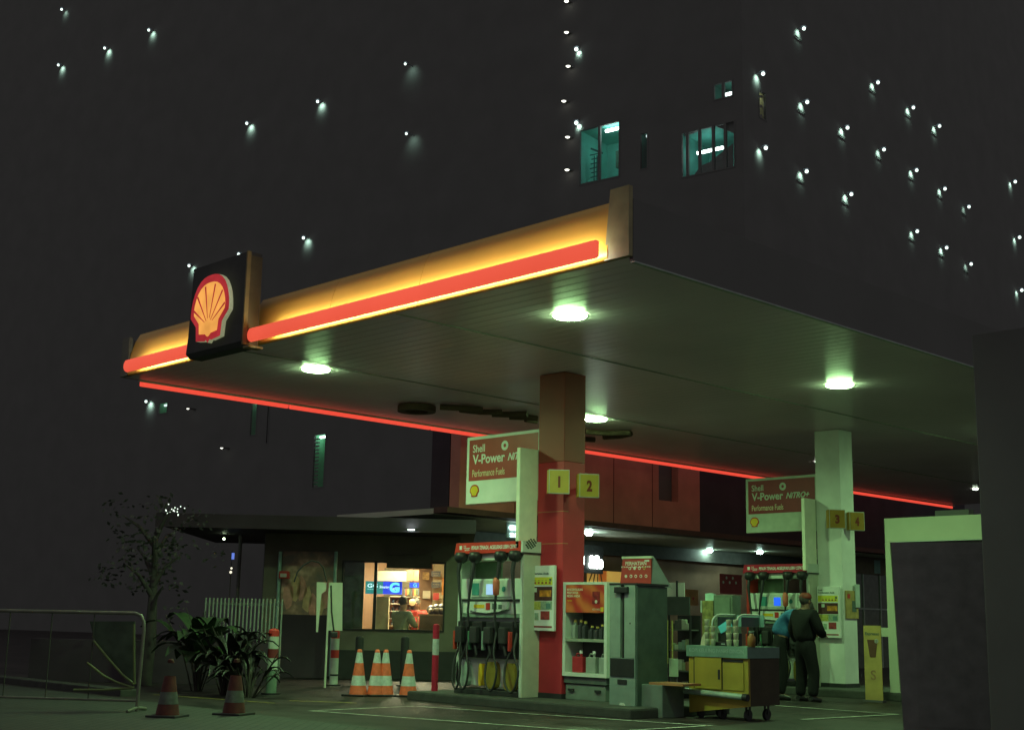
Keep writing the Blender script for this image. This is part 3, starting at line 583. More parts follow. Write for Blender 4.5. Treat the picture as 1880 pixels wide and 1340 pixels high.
# ---------------------------------------------------------------- oil cabinet, air unit, boards on the near island
f = Fr((-12.97, 13.7, .13))
t = f.thing("oil_cabinet", "white framed open cabinet of oil bottles with an orange advert, beside the red column", "cabinet")
wpc = mat("cabinet_white", (.66, .72, .64), .45, var=.05)
a, b, z0, z1 = f.rect(1033, 1068, 1114, 1242)
z0 += 0; fw = .05
mb = MB(); mb.box(a, a + fw, 0, .4, z0, z1).box(b - fw, b, 0, .4, z0, z1).box(a + fw, b - fw, 0, .4, z1 - .035, z1).box(a + fw, b - fw, 0, .4, z0, z0 + .05); mb.build("frame", wpc, t)
B("back", darksh, t, a + fw, b - fw, .37, .4, z0 + .05, z1 - .035)
zs = f.at(1075, 1175)[1]; B("shelf", mat("shelf_edge", (.32, .36, .28), .5), t, a + fw, b - fw, .01, .37, zs - .02, zs + .02)
zh = f.at(1075, 1124)[1]
adm = bpy.data.materials.new("advert_orange"); adm.use_nodes = True; nt = adm.node_tree; N = nt.nodes; tc = N.new("ShaderNodeTexCoord"); wv = N.new("ShaderNodeTexWave"); wv.bands_direction = 'DIAGONAL'; wv.inputs["Scale"].default_value = 1.6; wv.inputs["Distortion"].default_value = 6; wv.inputs["Detail"].default_value = 3
rr = N.new("ShaderNodeValToRGB"); rr.color_ramp.elements[0].color = (.45, .03, .02, 1); rr.color_ramp.elements[1].color = (.62, .16, .04, 1); nt.links.new(tc.outputs["Object"], wv.inputs[0]); nt.links.new(wv.outputs[0], rr.inputs[0]); nt.links.new(rr.outputs[0], N["Principled BSDF"].inputs[0]); N["Principled BSDF"].inputs["Roughness"].default_value = .4
B("advert", adm, t, a + fw + .002, b - fw - .002, .004, .02, zh, z1 - .04)
for i, s in enumerate(("MAKSIMALKAN", "PERFORMA", "MESIN ANDA")): letters("lettering", s, mat("ad_cream", (.72, .62, .45), .5), t, a + .075, .003, z1 - .12 - i * .045, height=.034, width=(.30, .215, .25)[i], bold=.02)
letters("lettering", "Dapatkan", yelp, t, a + .075, .003, z1 - .27, height=.024); letters("lettering", "GO WELL", mat("ad_cream", (.72, .62, .45), .5), t, b - .27, .003, zh + .03, height=.028)
B("badge", yelp, t, b - .12, b - .065, .001, .0035, zh + .015, zh + .075)
q = MB(); q.box(a + .56, a + .70, .0, .0035, zh + .12, z1 - .13); q.build("bottle_picture", mat("ad_bottle", (.30, .03, .03), .4, var=.4, scale=18), t)
q = MB(); q.sph((a + .63, .002, zh + .15), .032, sy=.1); q.build("cap_picture", mat("ad_capwhite", (.65, .6, .5), .4), t)
random.seed(3)
def bottle(nm, x, y, z, w_, h_, mm, parent, capm):
    o = MB().bbox(x, x + w_, y, y + .08, z, z + h_ * .72, b=.012).cyl((x + w_ * .7, y + .04, z + h_ * .7), (x + w_ * .7, y + .04, z + h_ * .86), .018, n=8).build(nm, mm, parent)
    q = MB(); q.tube([(x + w_ * .2, y + .04, z + h_ * .70), (x + w_ * .3, y + .04, z + h_ * .86), (x + w_ * .62, y + .04, z + h_ * .84)], .011, 6); q.build("handle", mm, o)
    MB().cyl((x + w_ * .7, y + .04, z + h_ * .86), (x + w_ * .7, y + .04, z + h_), .024, n=10).build("cap", capm, o); return o
gb = mat("bottle_grey", (.30, .34, .30), .4); rb_ = mat("bottle_red", (.42, .03, .04), .4); bb_ = mat("bottle_black", (.05, .05, .055), .35); capr = mat("cap_yellow", (.5, .4, .1), .4)
zl = z0 + .052
spots = [(a + .13, .20, rb_, "red oil can at the left of the cabinet's lower shelf"), (a + .39, .18, gb, "grey oil can in the middle of the cabinet's lower shelf"), (a + .63, .16, gb, "grey oil can at the right of the cabinet's lower shelf")]
for x, w_, mm, l in spots:
    tt = thing("oil_can", l, "oil can", f.o + f.ux * x + Vector((0, .06, zl)), 0, "oil cans in the cabinet"); bottle("body", 0, 0, 0, w_ if x + w_ < b - .06 else b - .06 - x, .30, mm, tt, white)
for i, (x, w_, h_, mm) in enumerate(((a + .10, .07, .26, gb), (a + .22, .06, .26, bb_), (a + .30, .06, .24, bb_), (a + .42, .07, .18, bb_), (a + .52, .07, .17, bb_), (a + .62, .06, .2, bb_), (a + .70, .06, .19, bb_))):
    l = ["pale grey upright bottle", "tall black bottle, left of two", "tall black bottle, right of two", "short dark bottle, first of four", "short dark bottle, second of four", "short dark bottle, third of four", "short dark bottle, last at the right"][i]
    tt = thing("oil_bottle", l + " on the cabinet's upper shelf", "bottle", f.o + f.ux * x + Vector((0, .07, zs + .021)), 0, "oil bottles in the cabinet"); bottle("body", 0, 0, 0, w_, h_, mm, tt, capr)
t = f.thing("storage_box", "low grey box standing beneath the oil cabinet", "box")
a2, b2, zz0, zz1 = f.rect(1043, 1252, 1112, 1300); B("body", mat("box_grey_green", (.16, .20, .17), .6, var=.12), t, a + .02, b - .06, .05, .42, .0, z0 - .11, b=.01); B("lid", mat("box_lid", (.10, .12, .11), .6), t, a, b - .03, .03, .44, z0 - .10, z0 - .005, b=.01)
for x in (.1, .6): B("handle", blackp, t, x, x + .1, .025, .049, .12, .15)
# air and water unit
f = Fr((-11.96, 13.45, 0))
t = f.thing("air_unit", "tall grey-green air and water unit with a hose groove, right of the oil cabinet", "service unit")
a, b, z0, z1 = f.rect(1119, 1074, 1166, 1310); z0 = .0
um = mat("unit_grey_green", (.26, .33, .29), .45, var=.08); dep = .62
zz = f.at(1142, 1207)[1]; xm = (a + b) / 2 + .0
B("upper_door", um, t, a, xm - .035, 0, dep, zz, z1); B("upper_door", um, t, xm + .035, b, 0, dep, zz, z1)
B("groove", blackp, t, xm - .034, xm + .034, .05, dep, zz, z1 - .01); MB().tube([(xm, .02, z1 - .06), (xm + .008, .01, z1 - .5), (xm - .004, .02, zz - .05)], .012).build("hose", black, t)
B("lower_body", mat("unit_grey", (.22, .29, .26), .5, var=.08), t, a, b, .004, dep, z0, zz - .003)
B("nozzle_tray", blackp, t, a + .02, b - .02, -.01, .003, zz - .24, zz - .01, b=.004); B("slot", blackp, t, xm - .08, xm + .08, -.004, .0035, zz - .34, zz - .28)
MB().bbox(xm - .11, xm + .12, -.05, -.002, z1 - .10, z1 - .02, b=.01).build("spout_guard", blackp, t)
q = MB(); q.prism([(xm - .075, zz - .84), (xm + .085, zz - .84), (xm + .085, zz - .64), (xm + .03, zz - .58), (xm - .03, zz - .58), (xm - .075, zz - .64)], -.006, .003); q.build("hang_tag", dirtyw, t); B("print", blackp, t, xm + .01, xm + .05, -.009, -.0065, zz - .74, zz - .68)
MB().cyl((a + .36, -.003, zz + .45), (a + .36, .0, zz + .45), .012, n=8).build("lock", blackp, t)
B("side_case", mat("case_green", (.07, .105, .085), .5, var=.15), t, b + .002, b + .03, .01, dep + .02, .02, z1 - .01, b=.01)
B("top_cap", blackp, t, a - .01, b + .04, .0, dep + .03, z1 + .001, z1 + .03)
t = f.thing("grey_crate", "square grey box on the island floor right of the air unit", "box"); a, b, z0, z1 = f.rect(1168, 1256, 1216, 1310, .1)
MB().bbox(a, b, .1, .55, 0.0, z1, b=.01).build("body", mat("crate_grey", (.15, .185, .165), .6, var=.12), t); B("lid", mat("crate_lid", (.4, .18, .08), .6), t, a + .2, b + .32, .12, .5, z1 + .001, z1 + .03)
# red A-frame board standing on the unit
f = Fr((-12.0, 13.9, 1.0), .05); a, b, z0, z1 = f.rect(1141, 1021, 1196, 1075)
t = f.thing("warning_board", "red double-sided board with rows of round icons standing on top of the air unit", "board")
rm = mat("board_red", (.45, .055, .045), .45, var=.08); tilt = Matrix.Rotation(-.16, 3, 'X')
q = MB(); q.prism([(a - .02, z0), (b, z0), (b, z1 - .03), (a + .03, z1 - .03)], -.01, .01); q.build("panel", rm, t)
q = MB(); q.box(a + .02, b + .02, -.02, .02, z1 - .03, z1); q.build("top_rail", mat("rail_pale", (.6, .66, .5), .4), t)
q = MB(); q.add([(b + .004, -.012, z0), (b + .004, .012, z0), (b + .03, -.012, z1 - .03), (b + .03, .012, z1 - .03), (b + .13, .3, z0 - .03), (b + .11, .32, z0 - .03), (b + .03, .02, z1 - .01), (b + .01, .03, z1 - .01)], [(0, 1, 3, 2), (4, 5, 7, 6), (0, 4, 6, 2), (1, 3, 7, 5), (2, 6, 7, 3), (0, 1, 5, 4)]); q.build("rear_leaf", grey, t)
ic = [(.30, .52), (.46, .52), (.62, .52), (.78, .52), (.17, .25), (.34, .25), (.50, .25), (.67, .25), (.84, .25)]
for k, (u, v) in enumerate(ic):
    q = MB(); x = a + u * (b - a); z = z0 + v * (z1 - z0) + .03; rr_ = .022; q.cyl((x, -.0105, z), (x, -.014, z), rr_, n=14); o = q.build("icon", (mat("icon_cream", (.7, .7, .6), .5), mat("icon_cream", (.7, .7, .6), .5), mat("icon_cream", (.7, .7, .6), .5), mat("icon_olive", (.5, .42, .1), .5))[k if k < 4 else 0], t)
    q = MB(); q.cyl((x, -.0145, z), (x, -.016, z), rr_ * .55, n=10); q.build("icon_symbol", rm if k not in (1, 4) else mat("icon_cream", (.7, .7, .6), .5), o)
letters("lettering", "PERHATIAN", mat("icon_cream", (.7, .7, .6), .5), t, (a + b) / 2, -.0105, z0 + .70 * (z1 - z0), width=.36, align='CENTER', bold=.02)
letters("lettering", "DILARANG", mat("icon_cream", (.7, .7, .6), .5), t, (a + b) / 2, -.0105, z0 + .62 * (z1 - z0), width=.5, height=.018, align='CENTER', bold=.02)
B("badge", dirtyw, t, b - .11, b - .03, -.013, -.0105, z1 - .075, z1 - .05)

# ---------------------------------------------------------------- shop
shop = thing("shop_building", "low filling station shop with dark red upper facade, lit soffit and wide window", "building", (-20, 18, 0))
def S(x, y, z): return (x + 20, y - 18, z)
sx = -20.0
# upper red fascia (plane x=-20), with dark window recess; black fascia to the right
q = MB()
def xbox(mb, x0, x1, y0, y1, z0, z1): return mb.box(x0 + 20, x1 + 20, y0 - 18, y1 - 18, z0, z1)
xbox(q, -20.3, -20, 18.0, 24.45, 3.44, 5.6); xbox(q, -20.3, -20, 25.2, 26.05, 3.44, 5.6); xbox(q, -20.3, -20, 24.45, 25.2, 3.44, 4.1)
q.build("upper_wall", maroon, shop)
sj = MB(); [xbox(sj, -20.0, -19.992, y, y + .015, 3.44, 5.6) for y in (19.6, 21.2, 22.8, 24.2)]; sj.build("panel_joint", mat("joint_dark", (.16, .04, .03), .6), shop)
q = MB(); xbox(q, -20.28, -20.2, 24.46, 25.19, 4.11, 5.6); q.build("window", darksh, shop)
q = MB(); xbox(q, -20.3, -20.02, 26.06, 40, 3.44, 5.6); q.build("upper_wall", darkl, shop)
q = MB(); xbox(q, -20.32, -19.9, 17.6, 40, 3.32, 3.435); q.build("fascia_edge", mat("fascia_dark", (.12, .06, .05), .7), shop)
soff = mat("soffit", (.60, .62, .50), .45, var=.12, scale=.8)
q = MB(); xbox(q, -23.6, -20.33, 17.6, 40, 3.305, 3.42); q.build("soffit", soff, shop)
q = MB(); xbox(q, -23.7, -23.5, 17.6, 40, 0, 3.30); q.build("rear_wall", mat("brown_mural", (.40, .25, .16), .7, var=.3, scale=.7), shop)
q = MB(); xbox(q, -20.9, -20.33, 18.0, 40, 3.45, 5.55); q.build("roof", darkl, shop)
q = MB(); xbox(q, -23.49, -23.3, 18.2, 40, 2.95, 3.29); q.build("wall_band", mat("band_dark", (.1, .1, .09), .7), shop)
# left wing wall with the big window: frame turned to face the forecourt entrance
fw_ = Fr((-22.62, 15.1, 0), math.radians(47.9)); RZ = fw_.rz
wl = thing("shop_wing", "shop wing left of the pump with a wide lit window above a plain low wall", "building", fw_.o, RZ)
wa, wb, wz0, wz1 = fw_.rect(626, 1030, 817, 1158)
L = 3.95
q = MB(); wall_holes(q, .0, L, 0, 2.84, 0, .16, [(wa, wb, wz0, wz1)]); q.build("wall", mat("stucco_brown", (.20, .18, .14), .85, var=.12, scale=2, bump=.3), wl)
B("plinth", black, wl, -.02, L, -.03, -.002, 0, .55)
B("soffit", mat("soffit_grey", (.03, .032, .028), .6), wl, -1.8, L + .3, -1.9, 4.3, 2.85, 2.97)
B("fascia", darkl, wl, -1.8, L + .3, -1.93, -1.9, 2.8, 3.06)
B("roof", darkl, wl, -1.8, L + .3, -1.9, 4.3, 2.98, 3.06)
q = MB(); t_ = .035; q.box(wa, wb, -.03, .1, wz0, wz0 + t_).box(wa, wb, -.03, .1, wz1 - t_, wz1).box(wa, wa + t_, -.03, .1, wz0 + t_, wz1 - t_).box(wb - t_, wb, -.03, .1, wz0 + t_, wz1 - t_)
x_ = fw_.at(688, 1100)[0]; q.box(x_ - .03, x_ + .03, -.02, .1, wz0 + t_, wz1 - t_); q.build("window_frame", blackp, wl)
B("pane", glass("shop_glass"), wl, wa + t_, wb - t_, .03, .04, wz0 + t_, wz1 - t_)
# hung dark box above the window (roller shutter)
a, b, z0, z1 = fw_.rect(710, 1028, 793, 1043, -.1); B("shutter_box", mat("shutter", (.12, .11, .08), .6), wl, a, b, -.12, -.031, z0, z1 + .1)
# interior shell
cream = mat("interior_cream", (.70, .58, .34), .7, var=.12, scale=2)
q = MB(); q.add([(.02, .2, 0.02), (L - .02, .2, 0.02), (L - .02, 4.2, 0.02), (.02, 4.2, 0.02), (.02, .2, 2.84), (L - .02, .2, 2.84), (L - .02, 4.2, 2.84), (.02, 4.2, 2.84)], [(0, 1, 2, 3), (3, 2, 6, 7), (0, 3, 7, 4), (1, 5, 6, 2)]); q.build("interior_wall", cream, wl)
xp = fw_.at(688, 1100, .3)[0]; xg = fw_.at(667, 1100, .3)[0]
B("partition", mat("interior_green_dark", (.05, .09, .06), .6, var=.3), wl, .03, xg, .3, .34, .05, 2.8)
B("interior_column", mat("interior_column", (.18, .16, .10), .6), wl, xp + .02, xp + .62, 3.2, 3.5, .03, 2.3)
B("ceiling_drop", mat("interior_ceiling", (.5, .45, .32), .6), wl, xp, L - .05, .5, 4.1, 2.62, 2.80)
q = MB(); q.box(xp + .4, xp + 1.2, 1.5, 2.0, 2.60, 2.618).box(L - 1.2, L - .5, 1.4, 1.9, 2.60, 2.618); q.build("ceiling_light", glow("warm_panel", (1, .92, .56), 120), wl)
# lit menu bulkhead inside
def inside(nm, label, cat, px0, py0, px1, py1, d, mm, dep=.04, build=True):
    a, b, z0, z1 = fw_.rect(px0, py0, px1, py1, d); o = fw_.thing(nm, label, cat); B("body" if not build else "board", mm, o, a, b, d, d + dep, z0, z1); return o, (a, b, z0, z1)
inside("bulkhead_sign", "long glowing cream bulkhead board inside the shop window", "sign", 689, 1048, 745, 1066, 1.8, mat("bulkhead", (.8, .68, .40), .5, emit=(1, .78, .4, .30)), .2)
o, (a, b, z0, z1) = inside("menu_screen", "blue and teal glowing screen with white lettering and a large G inside the shop window", "screen", 671, 1067, 738, 1090, 1.5, glow("screen_blue", (.01, .05, .75), 1.0, var=.4, scale=4), .05)
B("display_area", glow("screen_teal", (.02, .22, .20), 1.0), o, a, a + (b - a) * .48, 1.494, 1.499, z0 + .002, z1 - .002)
lw_ = glow("screen_white", (.6, .95, 1), 1.2)
letters("lettering", "GG", lw_, o, a + .04, 1.49, z0 + .13, height=.085, width=.22, bold=.02); letters("lettering", "Everyday", lw_, o, a + .05, 1.49, z0 + .085, height=.022, width=.2)
letters("lettering", "Shivering", lw_, o, a + .30, 1.49, z0 + .10, height=.08, width=.20, bold=.02); letters("lettering", "cool", lw_, o, a + .53, 1.49, z0 + .09, height=.06, width=.2, bold=.02)
letters("lettering", "G", glow("screen_cyan", (.15, .75, 1), 1.1), o, b - .27, 1.488, z0 + .03, height=.22, width=.22, bold=.05)
o2, (a2, b2, z20, z21) = inside("small_screen", "small blue glowing label behind the large screen", "screen", 752, 1069, 769, 1078, 1.7, glow("screen_blue", (.01, .05, .75), 1.0), .04); letters("lettering", "G", MC["screen_cyan"], o2, b2 - .12, 1.698, z20 + .01, height=.08)
inside("wall_cabinet", "dark brown glazed cupboard under the shop ceiling", "cabinet", 746, 1046, 769, 1066, 2.2, mat("cupboard", (.22, .09, .05), .5, var=.4, scale=10), .3)
for k, (p0, q0, p1, q1, l) in enumerate(((792, 1048, 809, 1058, "upper"), (792, 1068, 809, 1079, "lower"))):
    o, (a, b, z0, z1) = inside("wall_plaque", l + " of two small black plaques on the cream inner wall", "sign", p0, q0, p1, q1, 3.9, blackp, .04); letters("lettering", ("DILARANG", "PRIORITAS")[k], cream, o, (a + b) / 2, 3.897, (z0 + z1) / 2, width=(b - a) * .7, align='CENTER'); letters("lettering", ("MEROKOK", "PELAYANAN")[k], cream, o, (a + b) / 2, 3.897, z0 + .02, width=(b - a) * .5, align='CENTER')
# shelves of goods
o = fw_.thing("goods_shelf", "brightly lit shelf unit of small dark goods behind the seated customer", "shelf"); a, b, z0, z1 = fw_.rect(715, 1094, 770, 1155, 2.6)
B("back", mat("shelf_back", (.30, .14, .07), .6), o, a, b, 2.9, 2.95, 1.0 - .5, z1)
for k in range(6): B("shelf_board", mat("shelf_white", (.75, .68, .5), .5), o, a, b, 2.55, 2.9, z1 - .16 * k - .02, z1 - .16 * k)
random.seed(11); cols = [mat("goods%d" % i, c, .5) for i, c in enumerate(((.05, .05, .06), (.12, .06, .05), (.45, .4, .3), (.06, .08, .12)))]
for k in range(1, 6):
    for i in range(8):
        x = a + .03 + i * (b - a - .06) / 8; h_ = random.uniform(.06, .12); MB().lathe([(.001, h_), (.018, h_), (.03, h_ * .6), (.03, 0), (.001, 0)], (x + .04, 2.65, z1 - .16 * k + .001), 8).build("goods", random.choice(cols), o)
inside("fridge", "pale yellow upright fridge front inside the shop window", "fridge", 689, 1095, 713, 1156, 1.0, mat("fridge_pale", (.50, .44, .28), .5, var=.08), .4)
o = fw_.thing("service_counter", "dark service counter at the right end of the shop window", "counter"); a, b, z0, z1 = fw_.rect(770, 1127, 815, 1157, 1.0); B("body", mat("counter_dark", (.09, .075, .045), .6), o, a, min(b, L - .05), 1.0, 1.5, .03, z1 - .03); B("counter_top", mat("counter_top", (.25, .2, .12), .4), o, a - .03, min(b, L - .05), .97, 1.52, z1 - .03, z1)
for k, (p0, q0, p1, q1, mm, l) in enumerate(((776, 1050, 788, 1064, mat("print_ochre", (.5, .3, .1), .6, var=.3, scale=20), "ochre notice, upper left of the plaques"), (776, 1084, 790, 1098, mat("print_cream", (.75, .68, .5), .6), "cream notice below the plaques"), (795, 1088, 806, 1101, redp, "small red leaf-shaped poster above the helmets"), (811, 1060, 816, 1092, mat("print_orange", (.75, .3, .06), .6, var=.2), "narrow orange strip poster at the window edge"))):
    inside("wall_notice", l, "notice", p0, q0, p1, q1, 3.92, mm, .02)
o = fw_.thing("snack_rack", "hanging rows of small snack bags in front of the inner shelf", "rack"); random.seed(31); a_, b_, z0_, z1_ = fw_.rect(741, 1080, 770, 1094, 2.3); MB().box(a_, b_, 2.3, 2.32, z1_, z1_ + .02).build("rail", blackp, o)
for k in range(9): MB().bbox(a_ + k * (b_ - a_) / 9 + .005, a_ + (k + .8) * (b_ - a_) / 9, 2.29, 2.33, z0_ + random.uniform(0, .05), z1_ - .002, b=.008).build("bag", mat("bag%d" % (k % 4), ((.1, .12, .14), (.45, .1, .05), (.5, .4, .12), (.12, .2, .1))[k % 4], .4), o)
for k, (px, py, r) in enumerate(((792, 1120, .10), (802, 1116, .115), (812, 1114, .12))):
    x, z = fw_.at(px, py, 1.2); h = fw_.thing("helmet", ("small black helmet, left of three on the counter", "round black helmet with a pale visor, middle of three on the counter", "large black helmet, right of three on the counter")[k], "helmet", "helmets on the counter"); x = min(x, L - .16); zt = z1 + r * .9
    MB().sph((x, 1.2, zt), r, 14, 8, 1, 1.1, 1).build("shell", bb_, h); MB().sph((x, 1.12, zt), r * .72, 12, 6, .9, .8, .45).build("visor", mat("visor", (.35, .32, .25), .2), h)
o = fw_.thing("globe_lamp", "round warm glowing globe lamp beside the seated customer", "lamp"); x, z = fw_.at(757, 1105, 2.0); MB().sph((x, 2.0, z), .075).build("globe", glow("globe", (1, .7, .25), .8), o); MB().cyl((x, 2.0, z + .07), (x, 2.0, 2.61), .008, n=6).build("cord", blackp, o)
o = fw_.thing("display_stand", "low cream display stand with small parcels below the globe lamp", "stand"); x0_, z0_ = fw_.at(751, 1133, 1.5); x1_, _ = fw_.at(768, 1133, 1.5)
q = MB(); q.box(x0_, x0_ + .02, 1.5, 1.8, .03, z0_).box(x1_ - .02, x1_, 1.5, 1.8, .03, z0_).box(x0_, x1_, 1.49, 1.81, z0_, z0_ + .02); q.build("frame", cream, o); MB().bbox(x0_ + .03, x1_ - .03, 1.55, 1.75, z0_ + .021, z0_ + .13, b=.01).build("parcel", redp, o)

# mural board, poles, hose loop at the left end of the wing
mu = bpy.data.materials.new("mural"); mu.use_nodes = True; nt = mu.node_tree; N = nt.nodes; tc = N.new("ShaderNodeTexCoord"); nz = N.new("ShaderNodeTexNoise"); nz.inputs["Scale"].default_value = 3.2; nz.inputs["Detail"].default_value = 3; rr = N.new("ShaderNodeValToRGB")
rr.color_ramp.elements[0].position = .38; rr.color_ramp.elements[0].color = (.20, .16, .13, 1); rr.color_ramp.elements[1].position = .66; rr.color_ramp.elements[1].color = (.75, .50, .36, 1); e = rr.color_ramp.elements.new(.52); e.color = (.36, .22, .15, 1)
nt.links.new(tc.outputs["Object"], nz.inputs["Vector"]); nt.links.new(nz.outputs["Fac"], rr.inputs[0]); nt.links.new(rr.outputs[0], N["Principled BSDF"].inputs[0])
o = fw_.thing("mural_board", "brown painted mural board left of the shop window", "mural"); a, b, z0, z1 = fw_.rect(517, 1012, 614, 1128, -.1); B("panel", mu, o, a, b, -.1, -.04, z0, z1); B("lower_cladding", darkl, o, a, b, -.11, -.04, 0, z0 - .003)
random.seed(5); pk = [mat("mural_pink", (.72, .36, .28), .7, var=.2), mat("mural_ochre", (.66, .46, .25), .7, var=.2)]
for k in range(7):
    x = a + .15 + k * (b - a - .3) / 6.; zc = z0 + .35 + .35 * math.sin(k * 1.1) * .6; n2 = 10
    q = MB(); q.prism([(x + .10 * math.cos(2 * PI * i / n2) * random.uniform(.7, 1.2), zc + .28 * math.sin(2 * PI * i / n2) * random.uniform(.8, 1.1)) for i in range(n2)], -.104, -.1005); q.build("painted_figure", pk[k % 2], o)
for px, l, py1 in ((515, "thin pale pole at the left edge of the mural", 1180), (617, "pale upright pole between mural and window", 1075)):
    o = fw_.thing("wall_pole", l, "pole"); x, zt = fw_.at(px, 1012, -.3); MB().cyl((x, -.3, 0), (x, -.3, zt), .035, n=12).build("shaft", mat("pole_pale_green", (.30, .50, .42), .4), o); MB().cyl((x, -.3, 0), (x, -.3, .05), .08, n=12).build("base", blackp, o)
o = fw_.thing("fire_point", "small red box fixed to the thin pole left of the mural", "fire box"); a, b, z0, z1 = fw_.rect(513, 1048, 532, 1062, -.4); MB().bbox(a, b, -.5, -.34, z0, z1, b=.02).build("body", redp, o); B("label_plate", dirtyw, o, a + .03, b - .05, -.504, -.501, z0 + .03, z1 - .05)
for px, py, l in ((755, 971, "round white downlight in the dark soffit above the shop window"), (579, 982, "round downlight above the mural, smaller and to the left")):
    p = ground(px, py, 2.85); t = thing("downlight", l, "lamp", (p.x, p.y, 2.85), 0, "downlights in the shop soffits"); MB().lathe([(.001, -.02), (.05, -.018), (.075, -.002)], n=16).build("lens", glow("downlight_lens", (.75, 1, .85), 14), t); MB().lathe([(.076, 0), (.09, -.01), (.095, 0)], n=16).build("rim", lgrey, t)
for px, py, l, e in ((1081, 977, "bright downlight in the shop soffit just right of the red column", 300), (1303, 1009, "downlight in the shop soffit left of the far fuel sign", 110), (1395, 1012, "oval downlight in the soffit beside the far pump header", 90), (962, 985, "downlight in the shop soffit hidden behind the near mast panel", 160)):
    p = ground(px, py, 3.3); t = thing("downlight", l, "lamp", (p.x, p.y, 3.3), 0, "downlights in the shop soffits"); MB().lathe([(.001, -.075), (.06, -.07), (.08, -.05), (.085, -.004)], n=16).build("lens", glow("downlight_lens%d" % e, (.62, 1, .82), e), t); MB().lathe([(.086, 0), (.10, -.012), (.11, 0)], n=16).build("rim", lgrey, t)
# glowing script sign and posters on the rear wall (plane x=-23.4)
fs_ = Fr((-23.2, 18, 0), PI / 2)
o = fs_.thing("neon_sign", "black panel with brilliant white neon script reading &Go beside the red column", "neon sign"); a, b, z0, z1 = fs_.rect(1060, 1000, 1110, 1052, -1.2)
B("panel", blackp, o, a, b, -1.15, -1.10, z0, z1)
nm_ = glow("neon_white", (.85, 1, .9), 9); 
x, z = fs_.at(1083, 1043, -1.2); w1 = fs_.at(1108, 1043, -1.2)[0] - x
letters("neon_letters", "&Go", nm_, o, x, -1.165, z, width=w1, height=.33, bold=.06, ext=.03); x, z = fs_.at(1071, 1036, -1.2); letters("neon_letters", "l", nm_, o, x, -1.165, z, height=.2, bold=.04, ext=.03)
o = fs_.thing("neon_sign", "small white neon lettering glowing left of the near mast panel", "neon sign"); a, b, z0, z1 = fs_.rect(932, 956, 958, 989, -2.6); B("panel", mat("neon_back", (.3, .4, .36), .6), o, a, b + .1, -2.57, -2.55, z0 + .02, z1 - .02)
x, z = fs_.at(935, 973, -2.6); letters("neon_letters", "es", glow("neon_cool", (.7, 1, .95), 3), o, x, -2.58, z, width=.32, height=.12, bold=.05, ext=.03); x, z = fs_.at(937, 985, -2.6); letters("neon_letters", "24h", MC["neon_cool"], o, x, -2.58, z, width=.3, height=.09, bold=.04, ext=.03)
def onrear(nm, label, cat, r, d, mm, dep=.03, extra=None):
    o = fs_.thing(nm, label, cat); a, b, z0, z1 = fs_.rect(*r, d); B("board", mm, o, a, b, d, d + dep, z0, z1); 
    if extra: extra(o, a, b, z0, z1, d)
    return o
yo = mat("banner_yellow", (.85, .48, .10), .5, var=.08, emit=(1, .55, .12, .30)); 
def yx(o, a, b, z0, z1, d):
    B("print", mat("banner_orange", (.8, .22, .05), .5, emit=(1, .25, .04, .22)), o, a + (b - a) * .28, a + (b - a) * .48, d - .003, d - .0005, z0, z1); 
    q = MB()
    for k in range(4): q.box(a + .15 + k * .1, a + .19 + k * .1, d - .004, d - .0005, z0 + .05, z1 + .2, rot=Matrix.Rotation(.5 - .25 * k, 3, 'Y'))
    q.build("branch_print", wood, o)
onrear("banner", "glowing yellow and orange banner under the neon script sign", "banner", (1079, 1048, 1150, 1074), -1.0, yo, extra=yx)
def px_(o, a, b, z0, z1, d): q = MB(); q.box((a + b) / 2, (a + b) / 2 + .08, d - .003, d - .0005, z0 + .15, z1 - .2, rot=Matrix.Rotation(.6, 3, 'Y')); q.build("print", redp, o)
onrear("wall_poster", "small orange poster with a red slash on the brown rear wall", "poster", (1260, 1082, 1282, 1111), -.6, mat("poster_orange", (.55, .26, .08), .6), extra=px_)
def r2(o, a, b, z0, z1, d):
    q = MB()
    for k in range(5): q.cyl((a + .12 + k * .14, d - .004, z0 + .3 + .12 * (k % 2)), (a + .12 + k * .14, d - .0005, z0 + .3 + .12 * (k % 2)), .04, n=10)
    q.build("icon", dirtyw, o)
onrear("wall_board", "red board with pale spots behind the coffee cart, left of the far pump", "board", (1323, 1054, 1362, 1090), -2.0, mat("board_dull_red", (.32, .04, .04), .6, var=.1), extra=r2)
p = fs_.thing("glazed_front", "dim glazed shop front with thin white bars behind the white column", "glazing"); a, b, z0, z1 = fs_.rect(1580, 1055, 1632, 1280, -2.0); B("panel", mat("dim_glazing", (.12, .15, .11), .25), p, a - .6, b + .5, -2, -1.96, 0, z1)
q = MB(); zz = fs_.at(1605, 1119, -2.)[1]
for pxx in (1584, 1615): x = fs_.at(pxx, 1100, -2.)[0]; q.box(x, x + .05, -2.03, -2.001, 0, z1)
q.box(a - .6, b + .5, -2.045, -2.031, zz, zz + .04); q.build("mullion", lgrey, p); B("upper_board", mat("upper_brown", (.14, .12, .07), .6), p, a - .6, b + .5, -2.05, -1.96, z1 + .003, z1 + .75); x, z = fs_.at(1608, 1052, -2.1); B("sign_print", mat("sign_pale_teal", (.2, .42, .38), .5), p, x, x + .35, -2.055, -2.0505, z, z + .4)
